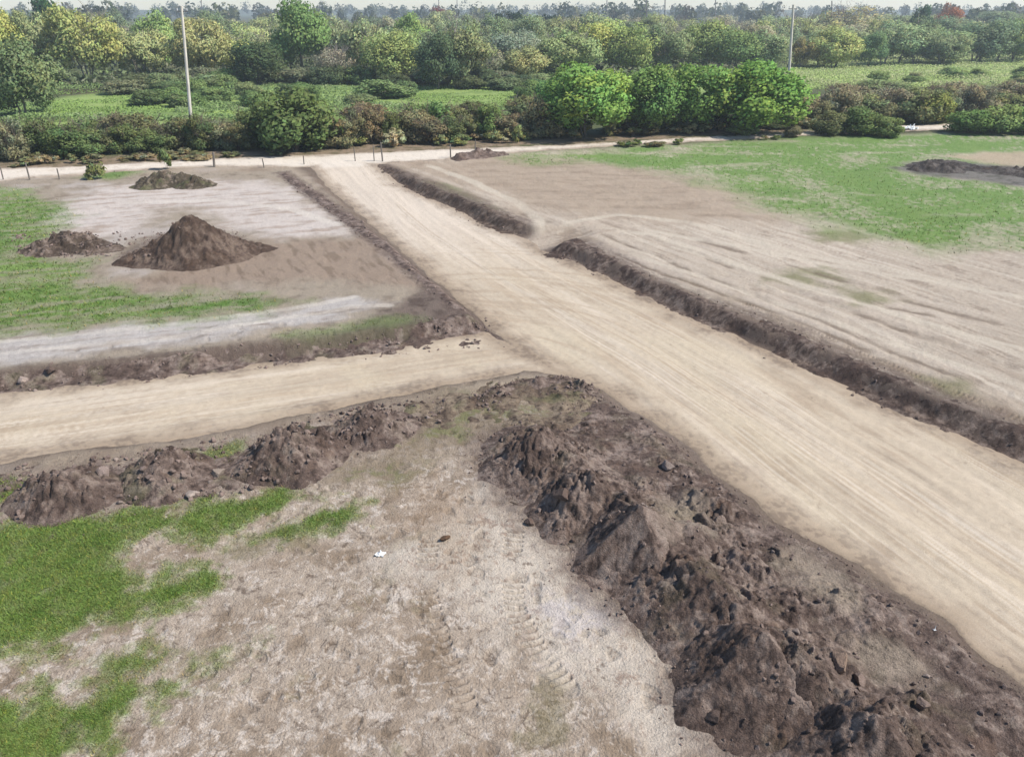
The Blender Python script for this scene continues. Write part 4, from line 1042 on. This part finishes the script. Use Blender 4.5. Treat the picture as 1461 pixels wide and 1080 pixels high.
# single bushes
for kd, px, yb, yt, wp, rgb, lb in (
    ('bush', 415, 216, 122, 112, (100, 116, 74), 'big round dark green bush in the bramble hedge'),
    ('bright', 838, 196, 96, 122, (128, 158, 84), 'largest bright green leafy bush by the gravel road'),
    ('bright', 876, 190, 112, 54, (152, 172, 78), 'lime-green bush pressed against the largest bright bush'),
    ('bright', 786, 182, 112, 44, (120, 150, 92), 'small green bush peeking beside the largest bright bush'),
    ('bright', 930, 190, 98, 92, (104, 130, 76), 'second bright bush, darker green, next to the largest one'),
    ('bright', 1000, 188, 96, 96, (112, 140, 76), 'middle bright green bush in the row before the second pole'),
    ('bright', 1082, 190, 94, 124, (116, 146, 74), 'wide bright green bush in front of the second pole'),
    ('bush', 1332, 176, 124, 56, (136, 138, 78), 'olive-yellow round bush in the purplish hedge'),
    ('bush', 1184, 192, 158, 46, (116, 120, 88), 'grey-green roadside shrub at the start of the low shrub row'),
    ('bush', 1228, 192, 150, 58, (106, 122, 76), 'tallest green shrub in the low row by the road'),
    ('bush', 1268, 196, 164, 44, (128, 142, 92), 'pale green shrub in front of the white road patch'),
    ('bush', 1384, 190, 152, 60, (112, 136, 80), 'green shrub past the white road patch'),
    ('bush', 1424, 190, 148, 64, (122, 140, 88), 'wide green shrub with pale stems in the field edge'),
    ('bush', 1466, 190, 150, 60, (110, 140, 78), 'green field-edge shrub cut by the photo border'),
    ('bush', 1062, 192, 170, 46, (140, 150, 104), 'low pale scrub in front of the wide bright bush'),
    ('bush', 1132, 196, 178, 24, (120, 112, 92), 'small brown scrub at the end of the gravel road'),
    ('bush', 546, 140, 112, 74, (118, 140, 98), 'rounded grey-green shrub standing in the meadow'),
    ('bush', 300, 128, 104, 60, (122, 134, 100), 'grey-green shrub behind the leaning pole in the meadow'),
    ('bush', 180, 134, 112, 60, (124, 126, 102), 'greyish shrub at the back of the bright meadow'),
    ('bush', 1262, 130, 112, 70, (136, 146, 104), 'light green scrub in the pale meadow past the second pole'),
    ('bush', 720, 128, 110, 50, (112, 126, 96), 'sage shrub at the foot of the straw-tinted tree'),
    ('bush', 770, 134, 112, 50, (104, 128, 88), 'low dark shrub beside the bright green bushes in the meadow')):
    plant_px(kd, 'leafy_bush', px, yb, yt, wp, rgb, lb, 'bush', None)
# meadow scrub
for k in range(46):
    px = R2.uniform(200, 780); yb = R2.uniform(118, 156)-0.02*(px-400)
    if 330 < px < 470 and yb < 140 and R2.random() < 0.5: continue
    if 590 < px < 745 and 122 < yb < 150: continue
    plant_px('bush', 'meadow_shrub', px, yb, yb-R2.uniform(16, 28), R2.uniform(30, 52), [(122, 142, 94), (112, 134, 86), (132, 142, 104), (104, 120, 84)][k % 4],
             'low grey-green shrub in the scrubby meadow behind the hedge', 'shrub', 'scrub in the meadow behind the hedge')
for k in range(9):
    px = R2.uniform(1140, 1500); yb = R2.uniform(118, 130)-0.03*(px-1150)
    plant_px('bush', 'meadow_shrub', px, yb, yb-R2.uniform(11, 18), R2.uniform(24, 44), [(140, 158, 104), (132, 150, 98), (146, 150, 112)][k % 3],
             'low pale green shrub in the meadow past the second pole', 'shrub', 'scrub in the meadow past the second pole')
for k in range(30):
    px = R2.uniform(-20, 760); yb = np.interp(px, [0, 760], [118, 122])+R2.uniform(-3, 5)
    plant_px('bush', 'meadow_shrub', px, yb, yb-R2.uniform(14, 30), R2.uniform(36, 60), [(96, 108, 84), (104, 112, 84), (118, 118, 98), (86, 98, 74)][k % 4],
             'dull dark shrub at the feet of the woodland trees', 'shrub', 'undergrowth at the woodland edge')
# roadside weeds
for px, yb, yt, wp, lb in ((140, 255, 222, 26, 'scraggly young tree by the fence near the weedy mound'), (238, 243, 208, 22, 'tall dry weed growing out of the weedy mound'), (130, 256, 236, 20, 'small dry weed at the foot of the scraggly young tree')):
    x, y = at(px, yb); zb = float(top_z(np.array([x]), np.array([y]))[0])-0.1
    plant('weed', 'roadside_weed', x, y, height_of(yb, yt), wp*mpp(yb), (116, 124, 84), lb, 'weed', None, zbase=zb)
for k in range(60):
    px = R2.uniform(440, 1180); yb = np.interp(px, [440, 760, 1180], [217, 204, 183])+R2.uniform(-9, 0)
    plant_px('weed', 'roadside_weed', px, yb, yb-R2.uniform(9, 26), R2.uniform(14, 26), [(150, 142, 112), (130, 132, 96), (118, 126, 84), (160, 146, 124)][k % 4],
             'dry weed on the verge between the gravel road and hedge', 'weed', 'dry weeds on the far verge')
for k in range(26):
    px = R2.uniform(0, 440); yb = np.interp(px, [0, 440], [238, 222])+R2.uniform(-6, 2)
    plant_px('weed', 'roadside_weed', px, yb, yb-R2.uniform(5, 14), R2.uniform(14, 30), [(140, 128, 106), (124, 116, 92), (112, 112, 80)][k % 3],
             'low dry weed on the verge below the leaning pole hedge', 'weed', 'dry weeds below the leaning pole hedge')
for k in range(7):
    px = R2.uniform(860, 1140); yb = np.interp(px, [860, 1140], [211, 197])+R2.uniform(-1, 3)
    plant_px('weed', 'roadside_weed', px, yb, yb-R2.uniform(5, 12), R2.uniform(12, 26), [(96, 108, 66), (110, 104, 80)][k % 2],
             'dark weed tuft along the near edge of the gravel road', 'weed', 'weed tufts on the near road edge')
# ---- fence posts
for px, yb, yt, w, lb in ((5, 257, 240, 0.05, None), (43, 258, 235, 0.06, None), (85, 256, 241, 0.05, None), (306, 239, 219, 0.10, 'thickest darkest fence post, beside the weedy mound'), (377, 240, 227, 0.05, None),
                     (434, 236, 224, 0.05, None), (507, 231, 212, 0.05, None), (534, 231, 209, 0.05, None), (546, 231, 205, 0.07, 'tall dark fence post at the mouth of the wide road'),
                     (643, 226, 208, 0.07, 'fence post at the small brown bank by the gravel road'), (678, 223, 209, 0.05, None)):
    x, y = at(px, yb); z = float(top_z(np.array([x]), np.array([y]))[0]); h = max(0.7, height_of(yb, yt)*1.05)
    a = R2.normal(size=2)*0.04
    v, f = tube([(0, 0, -0.2), (a[0]*0.3, a[1]*0.3, h*0.35), (a[0]*0.7, a[1]*0.7, h*0.7), (a[0], a[1], h-0.03), (a[0], a[1], h)], [w*0.9, w*0.85, w*0.82, w*0.78, w*0.4], 8)
    o = mesh_np('fence_post', v, f, M_POST, None, False); o.location = (x, y, z)
    tag(o, lb or 'thin grey weathered fence post along the gravel road', 'fence post', None if lb else 'thin fence posts along the gravel road')
# ---- bits of white litter
def scrap(name, px, py, s, label, tall, seed):
    x, y = at(px, py); z = float(top_z(np.array([x]), np.array([y]))[0])
    n = 15; u, v = np.meshgrid(np.linspace(-1, 1, n), np.linspace(-1, 1, n))
    r = np.random.default_rng(seed)
    zz = np.abs(fbm(u.ravel()*1.6+seed, v.ravel()*1.6, 3, seed))*s*0.9+tall*np.exp(-((u.ravel()-0.05)**2+(v.ravel()-0.1)**2)*22)+0.015
    rad = 0.7+0.5*fbm(np.arctan2(v, u).ravel()*1.2+3, u.ravel()*0, 2, seed+1)
    V = np.stack([u.ravel()*s*rad, v.ravel()*s*0.75*rad, zz], 1)
    o = mesh_np(name, V, quads(n, n)[:, ::-1], M_WHITE, None, False); o.location = (x, y, z)
    so_ = o.modifiers.new('thick', 'SOLIDIFY'); so_.thickness = 0.004
    tag(o, label, 'litter')
scrap('plastic_scrap', 543, 792, 0.14, 'white crumpled plastic scrap lying on the trampled straw', 0.12, 3)
scrap('plastic_scrap', 1333, 900, 0.035, 'tiny white sliver of plastic on the dark soil bank', 0.13, 5)
scrap('plastic_scrap', 1297, 186, 0.9, 'white rubble sheet lying on the road end by the pale green shrub', 0.3, 6)
# ---- rank growth of the meadow and the woodland floor: one mass of stalks and leaves
def growth(n, pxr, pyr, cols, hmax, size, seed, thresh=-0.2):
    r = np.random.default_rng(seed); P, Kc = [], []
    px = r.uniform(*pxr, n); py = r.uniform(*pyr, n)-0.012*(px-500)
    q = np.array([at(a, b) for a, b in zip(px, py)]); x, y = q[:, 0], q[:, 1]
    big = fbm(x*0.09, y*0.13, 4, seed); k = (big > thresh) & ((y*0.966-x*0.26) > 70) 
    opn = (((px > 75) & (px < 250) & (py > 130) & (py < 168)) | ((px > 590) & (px < 750) & (py > 120) & (py < 152)))[k]
    x, y, big = x[k], y[k], big[k]
    h = hmax*np.clip((big-thresh)*1.6, 0.1, 1)*r.uniform(0.15, 1, len(x))*np.where(opn, 0.22, 1)
    c = np.array([lin(*cc) for cc in cols])[np.clip(((fbm(x*0.12+50, y*0.2, 3, seed+2)+0.5)*len(cols)+r.normal(size=len(x))*0.5).astype(int), 0, len(cols)-1)]
    c = np.where(opn[:, None], lin(134, 160, 90)[None], c)
    n_ = r.normal(size=(len(x), 3))*0.6+np.array([0.1, -0.3, 0.8])
    keep = ~opn | (r.random(len(x)) < 0.5)
    x, y, h, n_, c, opn = x[keep], y[keep], h[keep], n_[keep], c[keep], opn[keep]
    v, f = leaf_quads(np.stack([x, y, h], 1), n_, size, r, 1.8)
    return v, f, np.repeat(c*r.uniform(0.85, 1.2, (len(x), 1))*1.0, 4, 0)
GR = [growth(120000, (-80, 800), (100, 170), [(150, 172, 100), (134, 156, 104), (124, 148, 92), (146, 160, 116)], 1.0, 0.15, 901), growth(75000, (1120, 1540), (86, 136), [(172, 188, 122), (160, 178, 114), (174, 178, 134), (150, 168, 108)], 0.8, 0.15, 902, -0.4),
      growth(12000, (-80, 1120), (90, 122), [(116, 126, 90), (104, 116, 84), (126, 128, 104)], 2.2, 0.45, 903, -0.3)]
o_ = 0; gv, gf, gk = [], [], []
for v, f, c in GR:
    gv.append(v); gf.append(f+o_); gk.append(c); o_ += len(v)
gv, gf, gk = np.concatenate(gv), np.concatenate(gf), np.concatenate(gk)
q_ = gv.reshape(-1, 4, 3); fl_ = np.cross(q_[:, 1]-q_[:, 0], q_[:, 2]-q_[:, 0])[:, 2] < 0
gf[fl_] = gf[fl_][:, ::-1]
mo = mesh_np('meadow_vegetation', gv, gf, M_GRASS, gk, smooth=True)
sn_ = np.random.default_rng(12).normal(size=(len(q_), 3))*0.35+np.array([0, -0.15, 1.0]); sn_ /= np.linalg.norm(sn_, axis=1, keepdims=True)
mo.data.normals_split_custom_set_from_vertices(np.repeat(sn_, 4, 0).astype(np.float32))
tag(mo, 'rank green growth covering the meadow behind the hedge', 'meadow growth', kind='stuff')
# ---- the far wood on the horizon: one mass
r = np.random.default_rng(77); P, Nn, K, Z = [], [], [], []
for k in range(420):
    a = radians(r.uniform(-46, 46)); d = r.uniform(420, 1300)
    hh = r.uniform(9, 15)*(1+0.25*(d > 900)); ww = hh*r.uniform(0.6, 1.1)
    c0 = np.array([d*sin(a), d*cos(a), hh*0.5]); t = r.uniform(0.7, 1.25); m = 170
    for q in range(5):
        dv = r.normal(size=(m//5, 3)); dv /= np.linalg.norm(dv, axis=1, keepdims=True)
        lc = c0+r.uniform(-0.28, 0.28, 3)*np.array([ww, ww, hh]); rr = 0.3
        P.append(lc+dv*rr*np.array([ww, ww, hh*0.95])*r.uniform(0.8, 1.1, (m//5, 1))); Nn.append(dv)
        K.append(lin(*PAL[r.integers(0, len(PAL))])*0.42*t*r.uniform(0.75, 1.3, (m//5, 1)))
P, Nn, K = np.concatenate(P), np.concatenate(Nn), np.concatenate(K)
ok = P[:, 2] > 0.2
v, f = leaf_quads(P[ok], Nn[ok], 1.5, r, 1.4)
tag(mesh_np('far_woods', v, f, M_GRASS, np.repeat(K[ok], 4, 0), smooth=False), 'hazy blue-grey wood along the horizon', 'distant wood', kind='stuff')

# ------------------------------------------------------------------ light, air, camera
SUN_EL, SUN_AZ = 50.0, 98.0          # azimuth clockwise from the view direction (+y) towards +x
sun = bpy.data.lights.new('sun', 'SUN'); sun.energy = 4.0; sun.angle = radians(2.5); sun.color = (1.0, 0.94, 0.85)
so = bpy.data.objects.new('sun', sun); C.objects.link(so)
from mathutils import Vector
sd = Vector((sin(radians(SUN_AZ))*cos(radians(SUN_EL)), cos(radians(SUN_AZ))*cos(radians(SUN_EL)), sin(radians(SUN_EL))))
so.rotation_euler = (-sd).to_track_quat('-Z', 'Y').to_euler(); so.location = (60, 40, 80)
w = bpy.data.worlds.new('World'); bpy.context.scene.world = w; w.use_nodes = True
nt = w.node_tree; nt.nodes.clear()
sk = nt.nodes.new('ShaderNodeTexSky'); sk.sky_type = 'NISHITA'; sk.sun_disc = False
sk.sun_elevation = radians(SUN_EL); sk.sun_rotation = radians(SUN_AZ); sk.air_density = 1.0; sk.dust_density = 0.3; sk.ozone_density = 1.0
bg = nt.nodes.new('ShaderNodeBackground'); bg.inputs['Strength'].default_value = 0.105
wo = nt.nodes.new('ShaderNodeOutputWorld')
tn = nt.nodes.new('ShaderNodeVectorMath'); tn.operation = 'MULTIPLY'; tn.inputs[1].default_value = (0.97, 0.99, 1.03)
nt.links.new(sk.outputs[0], tn.inputs[0]); nt.links.new(tn.outputs[0], bg.inputs[0]); nt.links.new(bg.outputs[0], wo.inputs[0])

HAZE = True
if HAZE:
    hv = np.array([(x, y, z) for z in (-2.0, 24.0) for y in (-60.0, 1500.0) for x in (-1400.0, 1400.0)])
    hf = np.array([[0, 2, 3, 1], [4, 5, 7, 6], [0, 1, 5, 4], [2, 6, 7, 3], [0, 4, 6, 2], [1, 3, 7, 5]])
    hm, hn, N, L = new_mat('haze_air')
    ho = N.new('ShaderNodeOutputMaterial'); pv = N.new('ShaderNodeVolumePrincipled')
    pv.inputs['Color'].default_value = (0.80, 0.90, 0.97, 1); pv.inputs['Density'].default_value = 0.0005; pv.inputs['Anisotropy'].default_value = 0.2
    L.new(pv.outputs[0], ho.inputs['Volume'])
    tag(mesh_np('haze', hv, hf, hm, None, False), kind='stuff')

cam = bpy.data.cameras.new('camera'); co = bpy.data.objects.new('camera', cam); C.objects.link(co)
co.location = (0, 0, CAMH); co.rotation_euler = (pi/2-PITCH, 0, 0)
cam.sensor_fit = 'HORIZONTAL'; cam.sensor_width = 36; cam.lens = 36*FPX/PW
cam.clip_start = 0.1; cam.clip_end = 20000
S = bpy.context.scene; S.camera = co
S.view_settings.view_transform = 'Standard'; S.view_settings.look = 'None'; S.view_settings.gamma = 1; S.view_settings.exposure = 0.74
S.render.engine = 'CYCLES'
S.cycles.max_bounces = 5; S.cycles.diffuse_bounces = 3; S.cycles.transmission_bounces = 2; S.cycles.volume_bounces = 0
S.cycles.use_denoising = True
